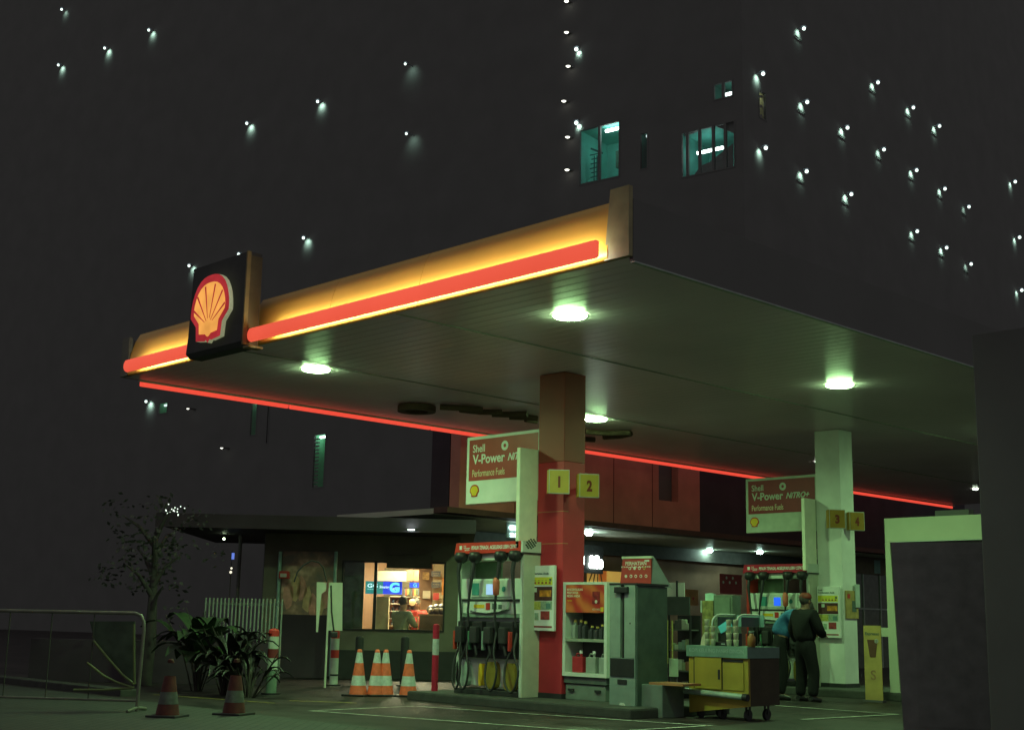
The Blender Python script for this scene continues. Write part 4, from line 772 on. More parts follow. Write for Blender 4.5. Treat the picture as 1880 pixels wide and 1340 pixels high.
# banner on stand near the far column
g0 = ground(1606, 1288); f = Fr((g0.x, g0.y, 0), .15)
o = f.thing("roll_up_banner", "tall narrow ochre banner with a dark iced drink, right of the white column", "banner"); a, b, z0, z1 = f.rect(1587, 1148, 1619, 1286)
B("panel", mat("banner_ochre", (.52, .38, .12), .6, var=.12, scale=4), o, a, b, 0, .015, .02, z1); B("base", darksh, o, a - .02, b + .02, -.07, .1, 0, .03)
letters("lettering", "Espresso", dgreen, o, a + .03, -.001, z1 - .17, width=(b - a) * .8, bold=.02); q = MB(); q.prism([(a + .10, .72), (b - .10, .72), (b - .06, 1.0), (a + .06, 1.0)], -.006, -.001); q.build("drink_picture", mat("drink_dark", (.14, .06, .04), .5), o); q = MB(); q.cyl((b - .08, -.001, z1 - .25), (b - .08, -.006, z1 - .25), .035, n=14); q.build("round_mark", dirtyw, o)
letters("lettering", "S", wood, o, (a + b) / 2, -.001, .35, height=.16, align='CENTER', bold=.02)

# pale portal frame on the right with black boards inside
o = thing("portal_frame", "tall pale painted portal frame with black boards, right of the ochre banner", "portal", (-11.77, 20.5, 0))
pm = mat("portal_white", (.58, .62, .46), .5, var=.04, scale=2)
f = Fr((-11.77, 20.5, 0)); a = f.at(1624, 972)[0]; zt = f.at(1660, 950)[1]; zb = f.at(1700, 992)[1]; xr = f.at(1815, 960)[0]
q = MB(); q.prism([(a, .06), (a + .19, .06), (a + .09, zb), (a, zb)], 0, .3); q.build("post", pm, o)
MB().bbox(a, xr, -.004, .304, zb + .002, zt, b=.006).build("beam", pm, o); B("beam_trim", white, o, a + .1, xr, -.01, .1, zb - .012, zb)
q = MB(); q.prism([(a + .195, .0), (xr, .0), (xr, zb - .014), (a + .095, zb - .014)], .02, .1); q.build("board", mat("matt_black_board", (.045, .03, .045), .9, var=.05, spec=.1), o)
B("stub_bracket", pm, o, a - .16, a - .002, .05, .2, 1.05, 1.2); B("top_box", darksh, o, a + .9, a + 1.5, .1, .3, zt + .003, zt + .1)
B("foot", black, o, a - .05, a + .3, -.05, .35, 0, .058)
# foreground dark pillar and cabinet at the right edge
o = thing("dark_pillar", "broad unlit dark pillar standing close at the right picture edge", "pillar", (-5.85, 12, 0)); MB().bbox(0, 2.2, 0, .5, 0, 4.05, b=.01).build("shaft", darksh, o)
g0 = ground(1656, 1338); f = Fr((-8.9, 11.85, 0), .48); a, z = f.at(1653, 1300); 
o = f.thing("utility_cabinet", "tall unlit dark cabinet in the bottom right corner hiding the lower half of the portal", "cabinet")
cm_ = mat("cabinet_dark", (.195, .195, .19), .8); aT, zT = f.at(1636, 997); zT = f.at(1700, 995)[1]; aB = f.at(1656, 1338)[0] + .02
MB().prism([(aB, 0), (aB + 3.2, 0), (aB + 3.2, zT), (aT, zT)], 0, .55).build("body", cm_, o); B("plinth", cm_, o, aB - .01, aB + 3.21, -.02, .57, -.01, .08)
for k in range(3): B("door", mat("cabinet_door", (.182, .182, .178), .8), o, aB + .15 + k * 1.0, aB + 1.05 + k * 1.0, -.006, -.001, .2, zT - .12)
for k in range(3): B("handle", cm_, o, aB + .95 + k * 1.0, aB + .98 + k * 1.0, -.02, -.0065, zT * .5, zT * .5 + .12)

# ---------------------------------------------------------------- coffee cart and surroundings
g0 = ground(1268, 1316); f = Fr((g0.x, g0.y, 0), 0.)
cart = f.thing("coffee_cart", "yellow wheeled coffee cart with sliding doors, a grey push bar and arched rails", "cart")
ym = mat("cart_yellow", (.38, .30, .045), .5, var=.12, scale=3)
X_ = lambda px, py=1240: f.at(px, py)[0]; Z_ = lambda py, px=1310: f.at(px, py)[1]
a = X_(1265); b = X_(1374); D = .68
zt = Z_(1206); z1 = Z_(1185)
q = MB(); q.prism([(a, Z_(1310)), (a + .02, Z_(1310)), (b, Z_(1292)), (b, zt), (a, zt)], 0, .04); q.build("front_panel", ym, cart)
q = MB(); q.box(b - .03, b, .041, D, Z_(1292), zt).box(a, a + .03, .041, D, Z_(1305), zt).box(a + .031, b - .031, D - .03, D, Z_(1292), zt).box(a + .031, b - .031, .041, D - .031, Z_(1292), Z_(1289)); q.build("body", mat("cart_side", (.07, .055, .03), .6), cart)
B("sliding_door", ym, cart, X_(1277), X_(1326), -.022, -.001, Z_(1264), Z_(1207)); B("sliding_door", ym, cart, X_(1328), X_(1366), -.012, -.001, Z_(1264), Z_(1215))
B("door_gap", blackp, cart, X_(1274), X_(1276.5), -.006, -.001, Z_(1264), Z_(1206)); B("door_gap", blackp, cart, X_(1326.2), X_(1327.8), -.006, -.001, Z_(1264), Z_(1206)); B("door_gap", blackp, cart, X_(1328.5), X_(1365), -.006, -.001, Z_(1213.5), Z_(1208.5)); B("finger_slot", blackp, cart, X_(1320), X_(1324), -.026, -.0225, Z_(1246), Z_(1228))
B("top_board", mat("cart_top_teal", (.17, .30, .24), .5), cart, a - .02, b + .01, -.03, D, zt + .003, z1)
letters("lettering", "KOPI KELILING PANAS DINGIN", mat("cart_letter", (.28, .42, .36), .5), cart, a + .03, -.031, zt + .06, width=(b - a) * .92, height=.05, bold=.02)
MB().cyl((a - .03, -.06, Z_(1270)), (b - .04, -.06, Z_(1275)), .038, n=12).build("push_bar", mat("bar_grey", (.38, .50, .42), .3, .2), cart); MB().cyl((b - .04, -.06, Z_(1275)), (b + .03, -.06, Z_(1275.5)), .046, n=12).build("bar_end", blackp, cart)
for x, y in ((a + .10, .12), (a + .45, .12), (b - .12, .15), (b - .1, D - .15), (a + .1, D - .15)):
    w0 = MB().cyl((x - .02, y, .07), (x + .02, y, .07), .07, n=16).build("wheel", black, cart); q = MB(); q.box(x - .03, x - .022, y - .02, y + .02, .07, Z_(1292) + .0).box(x + .022, x + .03, y - .02, y + .02, .07, Z_(1292) + .0); q.build("fork", blackp, w0)
# arched rails and screens
for k, (p0, top) in enumerate(((1299, 1127), (1343, 1127))):
    x = X_(p0, 1160); zt2 = Z_(top); pts = [(x, .1, z1), (x, .1, zt2 - .12)] + [(x, .1 + .18 * (1 - math.cos(u * PI / 8)), zt2 - .12 + .12 * math.sin(u * PI / 8)) for u in range(1, 5)] + [(x, .6, zt2)]
    MB().tube(pts, .012).build("arched_rail", mat("rail_white", (.6, .68, .6), .4), cart)
    B("side_screen", mat("screen_smoke", (.10, .14, .13), .3), cart, x - .004, x + .004, .22, .6, z1 + .25, zt2 - .03)
B("rear_screen", mat("screen_aqua", (.22, .42, .38), .4, var=.1), cart, X_(1302, 1150), X_(1352, 1150), .61, .62, z1 + .25, Z_(1127))
cupm = mat("cup_cream", (.62, .66, .46), .5)
for k, (px, py0, n_) in enumerate(((1294, 1182, 4), (1305, 1184, 3), (1334, 1184, 4), (1347, 1184, 4))):
    x = X_(px, 1170); cs = thing("cup_stack", ("leftmost stack of cream cups on the cart", "second stack of cream cups from the left, shortest", "third stack of cream cups, beside the tablet", "rightmost stack of cream cups behind the right rail")[k], "cups", f.o + f.ux * x + Vector((0, .05, z1 + .001)), 0, "cup stacks on the cart")
    for i in range(n_): MB().lathe([(.001, .085 * i), (.028, .085 * i), (.036, .085 * i + .075), (.038, .085 * i + .082), (.001, .085 * i + .082)], n=14).build("cup", cupm, cs)
tb = thing("tablet", "tilted tablet with a teal screen standing between the cup stacks", "tablet", f.o + f.ux * X_(1318, 1160) + Vector((0, .15, z1 + .001)), 0); rt = Matrix.Rotation(-.6, 3, 'Y') 
q = MB(); q.box(-.10, .10, 0, .02, .20, .30, rot=Matrix.Rotation(-.5, 3, 'Y')); q.build("screen", mat("tablet_teal", (.10, .50, .48), .3, emit=(.1, .6, .55, .15)), tb); B("stand", blackp, tb, -.13, .13, .021, .2, 0, .17, b=.01); MB().bbox(-.14, .14, -.04, .02, 0, .05, b=.01).build("base", blackp, tb)
B("badge", lgrey, tb, -.03, .03, -.043, -.0405, .02, .03)
tb = thing("sugar_jar", "small amber jar at the right end of the cart top", "jar", f.o + f.ux * X_(1371, 1170) + Vector((0, .1, z1 + .001)), 0); MB().lathe([(.001, 0), (.05, 0), (.052, .12), (.03, .15), (.03, .17), (.001, .17)], n=14).build("body", mat("amber_glass", (.35, .17, .05), .3), tb); MB().lathe([(.034, .171), (.034, .2), (.001, .2)], n=14).build("lid", dgreen, tb)
tb = thing("paper_bag", "crumpled cream paper at the left end of the cart top", "bag", f.o + f.ux * X_(1289, 1170) + Vector((0, .06, z1 + .001)), 0); q = MB(); q.prism([(-.05, 0), (.06, 0), (.05, .12), (.02, .17), (-.03, .10)], -.03, .03); q.build("body", mat("paper_cream", (.62, .6, .42), .7), tb)
# rack with signs behind the unit
f = Fr((-14.2, 17.3, 0), .1)
rk = f.thing("service_rack", "dark service rack with squeegees and small goods between air unit and coffee cart", "rack"); a, b, z0, z1 = f.rect(1226, 1095, 1268, 1300)
q = MB(); q.box(a, a + .03, 0, .03, 0, z1 - .3).box(b - .03, b, 0, .03, 0, z1 - .3).box(a, b, .3, .33, 0, z1 - .3); q.build("frame", blackp, rk)
B("sign_board", mat("rack_board", (.06, .075, .07), .5), rk, a, b, -.03, -.002, z1 - .30, z1)
for k in range(4): B("shelf", mat("rack_shelf", (.12, .13, .12), .5), rk, a + .031, b - .031, 0, .3, z1 - .55 - k * .33, z1 - .53 - k * .33)
random.seed(21); gm = [mat("rack_goods%d" % i, c, .5) for i, c in enumerate(((.28, .34, .2), (.2, .3, .26), (.34, .17, .1), (.1, .1, .1), (.45, .5, .4)))]
for k in range(4):
    for i in range(5): h_ = random.uniform(.08, .18); x = a + .05 + i * (b - a - .1) / 5; MB().bbox(x, x + .07, .02, .10, z1 - .529 - k * .33, z1 - .529 - k * .33 + h_, b=.01).build("goods", random.choice(gm), rk)
for px in (1229, 1238): x = f.at(px, 1180)[0]; MB().cyl((x, -.06, .55), (x, -.06, 1.25), .014, n=8).build("squeegee", mat("squeegee_yellow", (.45, .42, .12), .5), rk)
o = f.thing("hanging_panels", "two pale green-lit panels hung on a dark pole above the service rack", "panel"); a2, b2, z0, z1_ = f.rect(1221, 1069, 1256, 1096, .12); xm = f.at(1243, 1080, .12)[0]
B("panel", white, o, a2, xm - .01, .12, .14, z1 + .005, z1_); B("panel", white, o, xm + .02, b2, .12, .14, z1 + .005, z1_); MB().box(xm - .009, xm + .019, .1, .13, z1 - .2, z1_ + .03).build("pole", blackp, o)
o = f.thing("paper_roll", "white paper roll standing on a low dark stand left of the cart", "roll"); x, z = f.at(1237, 1225, -.3); MB().cyl((x, -.3, z - .14), (x, -.3, z + .14), .075, n=16).build("roll", mat("roll_pale", (.40, .5, .38), .6), o); MB().cyl((x, -.3, 0), (x, -.3, z - .141), .05, n=12).build("stand", blackp, o)
# grey metal box, framed picture, tissue box behind cart
f = Fr((-14.6, 19.6, 0), .1)
o = f.thing("meter_cabinet", "grey-green metal cabinet standing behind the arched rails of the cart", "cabinet"); a, b, z0, z1 = f.rect(1310, 1092, 1345, 1128); MB().bbox(a, b, 0, .3, 0, z1, b=.012).build("body", mat("meter_green", (.13, .17, .13), .5), o); B("door", mat("meter_door", (.16, .21, .16), .5), o, a + .03, b - .05, -.012, -.001, z0 - .1, z1 - .04); MB().cyl((b - .09, -.013, z1 - .35), (b - .09, -.03, z1 - .35), .015, n=8).build("handle", blackp, o)
o = f.thing("picture_box", "small gold framed box left of the grey-green cabinet", "box"); a2, b2, z20, z21 = f.rect(1289, 1102, 1309, 1124); MB().bbox(a2, b2, 0, .25, 0, z21, b=.01).build("body", mat("gold_box", (.25, .22, .08), .5, var=.3, scale=12), o); MB().box(a2 - .02, a2, -.02, .0, z20, z21).build("frame", lgrey, o)
o = f.thing("tissue_packet", "pale aqua packet lying on the small gold box", "packet"); a3, b3, z30, z31 = f.rect(1292, 1088, 1309, 1101); q = MB(); q.prism([(a3, z21 + .001), (b3, z21 + .001), (b3 - .03, z31 - .02), ((a3 + b3) / 2, z31), (a3, z31 - .01)], .05, .15); q.build("body", mat("aqua_packet", (.42, .62, .56), .5), o)

# ---------------------------------------------------------------- cones, bollards, bins
dimo = mat("shaded_cone_red", (.10, .022, .016), .6, var=.2, scale=14); dimw = mat("shaded_cone_band", (.11, .125, .105), .5, var=.25, scale=14)  # darker cone colours: the weak light on the two left cones is painted in
def cone(px, py, label, s=.70, lean=0):
    p = ground(px, py); t = thing("traffic_cone", label, "traffic cone", (p.x, p.y, 0), random.uniform(0, 3), "traffic cones")
    h = s; R0, R1 = .145, .035
    rad = lambda z: R0 + (R1 - R0) * (z / h)
    segs = [(0.03, .16, orange), (.162, .31, reflw), (.312, .50, orange), (.502, .66, reflw), (.662, h, orange)]
    base = MB().bbox(-.19, .19, -.19, .19, 0, .03, b=.01).build("base", blackp, t)
    for i, (z0, z1, mm) in enumerate([(a * h / .70 if b_ != h else .662 * h / .7, b_ * h / .7 if b_ != h else h, m_) for a, b_, m_ in segs]):
        prof = [(rad(z0), z0), (rad(z1), z1)] + ([(.02, h + .01), (.001, h + .01)] if i == 4 else [])
        MB().lathe(prof, n=20).build("reflective_band" if mm is reflw else "body", mm if s > .67 else (dimw if mm is reflw else dimo), t)
cone(657, 1277, "orange and white cone, leftmost of the bright group by the shop wall"); cone(690, 1277, "orange and white cone, left one of the overlapping pair"); cone(706, 1277, "orange and white cone, right one of the overlapping pair"); cone(749, 1278, "orange and white cone standing alone right of the pair")
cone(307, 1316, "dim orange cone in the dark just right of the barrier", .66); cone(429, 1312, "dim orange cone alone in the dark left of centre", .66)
def bollard(px, py, label, segs, r=.055, d=None, cap=True):
    p = ground(px, py); t = thing("bollard", label, "bollard", (p.x, p.y, 0), 0)
    for z0, z1, mm, nm in segs: MB().cyl((0, 0, z0), (0, 0, z1 - .002), r, n=18).build(nm, mm, t)
    if cap: MB().sph((0, 0, segs[-1][1]), r * .98, 14, 6, sz=.5).build("cap", segs[-1][2], t)
    MB().cyl((0, 0, 0), (0, 0, .025), r * 1.8, n=18).build("foot", blackp, t)
crim = mat("bollard_red", (.45, .02, .05), .45); bw = mat("bollard_white", (.5, .56, .48), .45); bgr = mat("bollard_green_grey", (.16, .24, .18), .5)
bollard(797, 1284, "tall slim red bollard with one pale band left of the near pump", [(0.026, .66, crim, "post"), (.66, .90, reflw, "band"), (.90, 1.10, crim, "post")], .05)
bollard(612, 1258, "red and white banded bollard under the pale boards", [(.026, .17, bw, "post"), (.17, .2, blackp, "band"), (.2, .48, bw, "post"), (.48, .62, redp, "band"), (.62, .82, bw, "post"), (.82, .97, redp, "band")], .075)
bollard(497, 1274, "white and red banded bollard in the dark, left of the mural", [(.026, .36, bgr, "post"), (.36, .55, bw, "post"), (.55, .69, mat("bollard_dull_red", (.18, .03, .03), .5), "band"), (.69, .88, bw, "post"), (.88, .96, redp, "band")], .085)
bollard(657, 1256, "short black bollard behind the leftmost bright cone", [(.026, .83, black, "post")], .075); bollard(741, 1259, "short black bollard behind the lone bright cone", [(.026, .84, black, "post")], .075)
# pale boards on a pole (air tower) left of the window
p = ground(600, 1262); f = Fr((p.x, p.y, 0), math.radians(50)); o = f.thing("air_tower", "pair of pale blank boards on a thin pole, left of the shop window", "air tower")
pb = mat("board_pale", (.62, .68, .52), .5, var=.05); a, b, z0, z1 = f.rect(604, 1069, 627, 1157); zj = f.at(600, 1069)[1]
q = MB(); q.prism([(a, z0), (b + .03, z0), (b, z1), (a - .02, z1)], 0, .03); q.build("board", pb, o)
c = f.at(580, 1100)[0]; d_ = f.at(598, 1100)[0]; zq = f.at(590, 1160)[1]; q = MB(); q.prism([(c, z1), (d_, z1), (d_, z1 - .14), (c + .09, z1 - .2), (c + .06, zq), (c + .03, zq)], 0, .03); q.build("board", pb, o)
xq = f.at(599, 1200)[0]; MB().cyl((xq, .01, .0), (xq, .01, z1 - .1), .018, n=10).build("pole", pb, o); q = MB(); q.tube([(xq + .03, -.03, z1 - .05), (xq + .06, -.03, z1 - .5), (xq + .12, -.03, z0 - .05)], .014); q.build("hose", black, o); MB().bbox(xq + .06, xq + .18, -.06, .04, z0 - .12, z0 - .02, b=.02).build("hose_holder", blackp, o)
pts = [(f.at(px, py, -.1)[0], -.1, f.at(px, py, -.1)[1]) for px, py in ((540, 1068), (546, 1050), (556, 1038), (572, 1029), (585, 1032), (594, 1042), (598, 1060), (600, 1068))]
MB().tube(pts, .014).build("hose_loop", black, o)

# ---------------------------------------------------------------- barrier at far left, picket fence, street light
g0 = ground(255, 1306); f = Fr((g0.x, g0.y, 0), math.radians(38)); o = f.thing("metal_barrier", "dull tubular metal barrier with a loose plastic sheet at the left edge", "barrier")
xr, zt = f.at(262, 1135); zt = f.at(230, 1125)[1]; xr = f.at(261, 1200)[0]; xl = f.at(-160, 1128)[0]; zl = f.at(150, 1283)[1]
pts = [(xl, 0, 0), (xl, 0, zt - .1), (xl + .03, 0, zt - .03), (xl + .1, 0, zt), (xr - .13, 0, zt), (xr - .05, 0, zt - .03), (xr - .01, 0, zt - .10), (xr, 0, zt - .2), (xr - .02, 0, 0)]
MB().tube(pts, .022, 10).build("frame", galv, o); MB().cyl((xl, 0, zl), (xr, 0, zl), .016, n=8).build("lower_rail", galv, o)
for k in range(5): x = xl + .2 + k * (xr - xl - .3) / 5; MB().cyl((x, 0, zl), (x, 0, zt), .008, n=6).build("bar", mat("bar_dull", (.06, .065, .05), .6), o)
for x in (xl, xr - .02): MB().tube([(x, -.28, .02), (x, 0, .05), (x, .28, .02)], .02).build("foot", galv, o)
sh = mat("plastic_sheet", (.07, .11, .065), .5, var=.25, scale=5); p = [f.at(*c_, .05) for c_ in ((165, 1140), (248, 1140), (248, 1256), (218, 1225), (190, 1195), (172, 1170))]
q = MB(); q.prism(p, .045, .055); q.build("sheet", sh, o)
for seg in (((160, 1216), (190, 1240), (215, 1252), (246, 1262)), ((172, 1176), (200, 1210), (225, 1238), (247, 1256)), ((246, 1145), (246, 1200), (247, 1255)), ((135, 1266), (190, 1266), (245, 1262))):
    q = MB(); q.tube([(*f.at(*c_, -.02)[:1], -.02, f.at(*c_, -.02)[1]) for c_ in seg], .016, 6); q.build("strap", mat("sheet_fold", (.14, .17, .07), .45), o)
# picket fence
p0 = ground(518, 1258); f = Fr((p0.x, p0.y, 0), math.radians(44)); o = f.thing("picket_fence", "row of thin pale vertical pickets between the dark plants and the mural", "fence")
xs0 = f.at(372, 1180)[0]; xs1 = f.at(513, 1180)[0]; zt = f.at(450, 1098)[1]; nP = 21
for k in range(nP): x = xs0 + (xs1 - xs0) * k / (nP - 1); MB().box(x, x + .022, 0, .022, .08, zt).build("picket", mat("picket_green_white", (.30, .38, .30), .5), o)
for z in (.3, zt - .12): B("rail", darksh, o, xs0, xs1, .023, .05, z, z + .04)
B("lower_wall", darkl, o, xs0 - 3, xs1, -.15, .2, 0, .72)
# street light tube
p0 = ground(515, 1235); f = Fr((-24.5, 15.2, 0), math.radians(20)); o = f.thing("gutter_pipe", "short horizontal pale pipe catching light above the dark plants", "pipe"); a, z = f.at(415, 970); b, z2 = f.at(520, 967)
MB().tube([(a, 0, z), (a + (b - a) * .3, 0, z), (a + (b - a) * .7, 0, z2), (b, 0, z2)], [.035, .05, .045, .02], 10).build("pipe", mat("pipe_pale", (.62, .72, .6), .35), o); MB().cyl((a + .4, .0, 0), (a + .4, 0, z), .04, n=8).build("support", darksh, o); MB().cyl((b - .4, .0, 0), (b - .4, 0, z), .04, n=8).build("support", darksh, o)
o2 = thing("lane_lamp", "small hidden lamp just below the pale pipe above the plants", "lamp", f.o + f.ux * (a + .5) + Vector((0, -.5, z - .25)), 0); MB().sph((0, 0, 0), .02, 10, 6).build("bulb", glow("lane_bulb", (.75, 1, .6), 30), o2); MB().cyl((0, 0, .02), (0, .3, .2), .01, n=6).build("bracket", darksh, o2)

# ---------------------------------------------------------------- plants
leafm = mat("leaf_dark", (.024, .026, .022), .5, var=.5, scale=2); leafb = mat("leaf_bright", (.035, .065, .025), .45, var=.3); barkm = mat("bark", (.05, .042, .035), .9, var=.2)
def tree(x, y, h, r, label, seed, nleaf=550, base=.35, name="tree"):
    rnd = random.Random(seed); t = thing(name, label, "tree", (x, y, 0), 0)
    q = MB(); q.tube([(0, 0, 0), (.05, .02, h * .25), (-.03, .05, h * .5), (.04, 0, h * .8)], [.12, .10, .07, .03], 10)
    tips = []
    for k in range(9):
        a = k * 2.4; z = h * (.35 + .05 * k); L_ = r * rnd.uniform(.6, .95); e = (L_ * math.cos(a), L_ * math.sin(a), z + h * .15); q.tube([(0, .02, z), (e[0] * .5, e[1] * .5, z + h * .1), e], [.05, .03, .012], 6); tips.append(e)
    q.build("trunk", mat("bark_pale", (.05, .042, .042), .9, var=.2), t); lv = MB()
    cl_ = [(Vector(e) + Vector((rnd.gauss(0, .2), rnd.gauss(0, .2), rnd.gauss(0, .3)))) for e in tips for _ in range(3)] + [Vector((0, 0, h * .9))]
    for i in range(nleaf):
        c = rnd.choice(cl_); p = c + Vector((rnd.gauss(0, r * .22), rnd.gauss(0, r * .22), rnd.gauss(0, r * .18))); s = rnd.uniform(.06, .13)
        d = Vector((rnd.uniform(-1, 1), rnd.uniform(-1, 1), rnd.uniform(-.9, .4))).normalized(); n_ = d.orthogonal().normalized(); 
        lv.add([p, p + d * s * .5 + n_ * s * .28, p + d * s, p + d * s * .5 - n_ * s * .28], [(0, 1, 2, 3)])
    lv.build("crown", mat("leaf_tree", (.055, .053, .05), .6, var=.3), t); return t
p = ground(330, 1262); tree(p.x - .8, p.y - .2, 3.3, .6, "dark leafy tree behind the barrier with a few lit leaves", 1)
#p = ground(120, 1262); tree(p.x - 1, p.y, 4.6, 1.4, "large dark tree at the far left behind the barrier", 2)
def shrub(x, y, h, label, seed, n_=26, broad=.16, name="shrub", mm=None, leaf=None):
    rnd = random.Random(seed); t = thing(name, label, "plant", (x, y, 0), 0); st = MB(); lf = MB()
    for k in range(n_):
        a = rnd.uniform(0, 2 * PI); l_ = h * rnd.uniform(.5, 1.); d = Vector((math.cos(a), math.sin(a), 0)); o_ = d * rnd.uniform(.0, .35)
        pts = [o_ * .3, o_ + Vector((0, 0, l_ * .5)), o_ + d * .18 * h + Vector((0, 0, l_ * .85)), o_ + d * .42 * h + Vector((0, 0, l_))]
        st.tube(pts[:3], [.012, .01, .006], 5)
        b0 = pts[1]; sd_ = Vector((-d.y, d.x, 0)); prev = None
        for i in range(7):
            u = i / 6; c = pts[1] * (1 - u) ** 2 + pts[2] * 2 * u * (1 - u) + (pts[3] - Vector((0, 0, .25 * h * u))) * u * u; w_ = broad * math.sin(PI * min(1, u * .9 + .08)) * h * .5; cur = (c - sd_ * w_, c + Vector((0, 0, -.02)), c + sd_ * w_)
            if prev: lf.add([prev[0], prev[1], prev[2], cur[0], cur[1], cur[2]], [(0, 1, 4, 3), (1, 2, 5, 4)], True)
            prev = cur
    st.build("stem", barkm, t); lf.build("foliage", mm or leafm, t); return t
p = ground(362, 1268); shrub(p.x, p.y, 1.6, "broad-leaved plant with one lit green leaf behind the dim cone", 4, 24, .22, mm=leafb)
p = ground(415, 1275); shrub(p.x, p.y, 1.2, "dark bushy plant in front of the pickets", 5, 40, .12); p = ground(455, 1280); shrub(p.x, p.y, .85, "low dark plant at the foot of the picket fence", 6, 26, .12)
# string light sparkles in the tree
t = thing("string_light", "cluster of tiny white sparkling lights high in the dark tree", "string light", ground(322, 1262) + Vector((-.8, 0, 0)), 0); f = Fr(t.location, 0); rnd = random.Random(9); q = MB()
for k in range(16):
    px = rnd.gauss(323, 7); py = 940 + rnd.gauss(0, 4) if k > 4 else 926 + k * 3; x, z = f.at(px, py); q.sph((x, rnd.uniform(-.1, .1), z), .010, 6, 4)
q.build("bulb", glow("sparkle", (.8, 1, .8), 2.2), t)
q = MB(); x, z = f.at(322, 940); q.tube([(x - .15, 0, z), (x, .03, z + .04), (x + .15, 0, z - .03)], .004, 5); q.build("cord", blackp, t)
f = Fr((-24.5, 14.0, 0), math.radians(45)); t = f.thing("phone_sign", "tiny blue and white lit sign deep in the dark left of the mural", "sign"); a, z = f.at(428, 1020); B("panel", glow("tiny_blue", (.15, .25, .8), .9), t, a - .03, a + .02, 0, .03, z - .07, z + .06); B("frame", darksh, t, a - .035, a - .031, 0, .06, 0, z + .1); x, z = f.at(424, 1050); MB().sph((x, -.02, z), .028, 8, 5).sph((x + .01, -.02, z + .08), .022, 8, 5).build("bulb", glow("tiny_white", (1, .95, .7), 1.3), t)

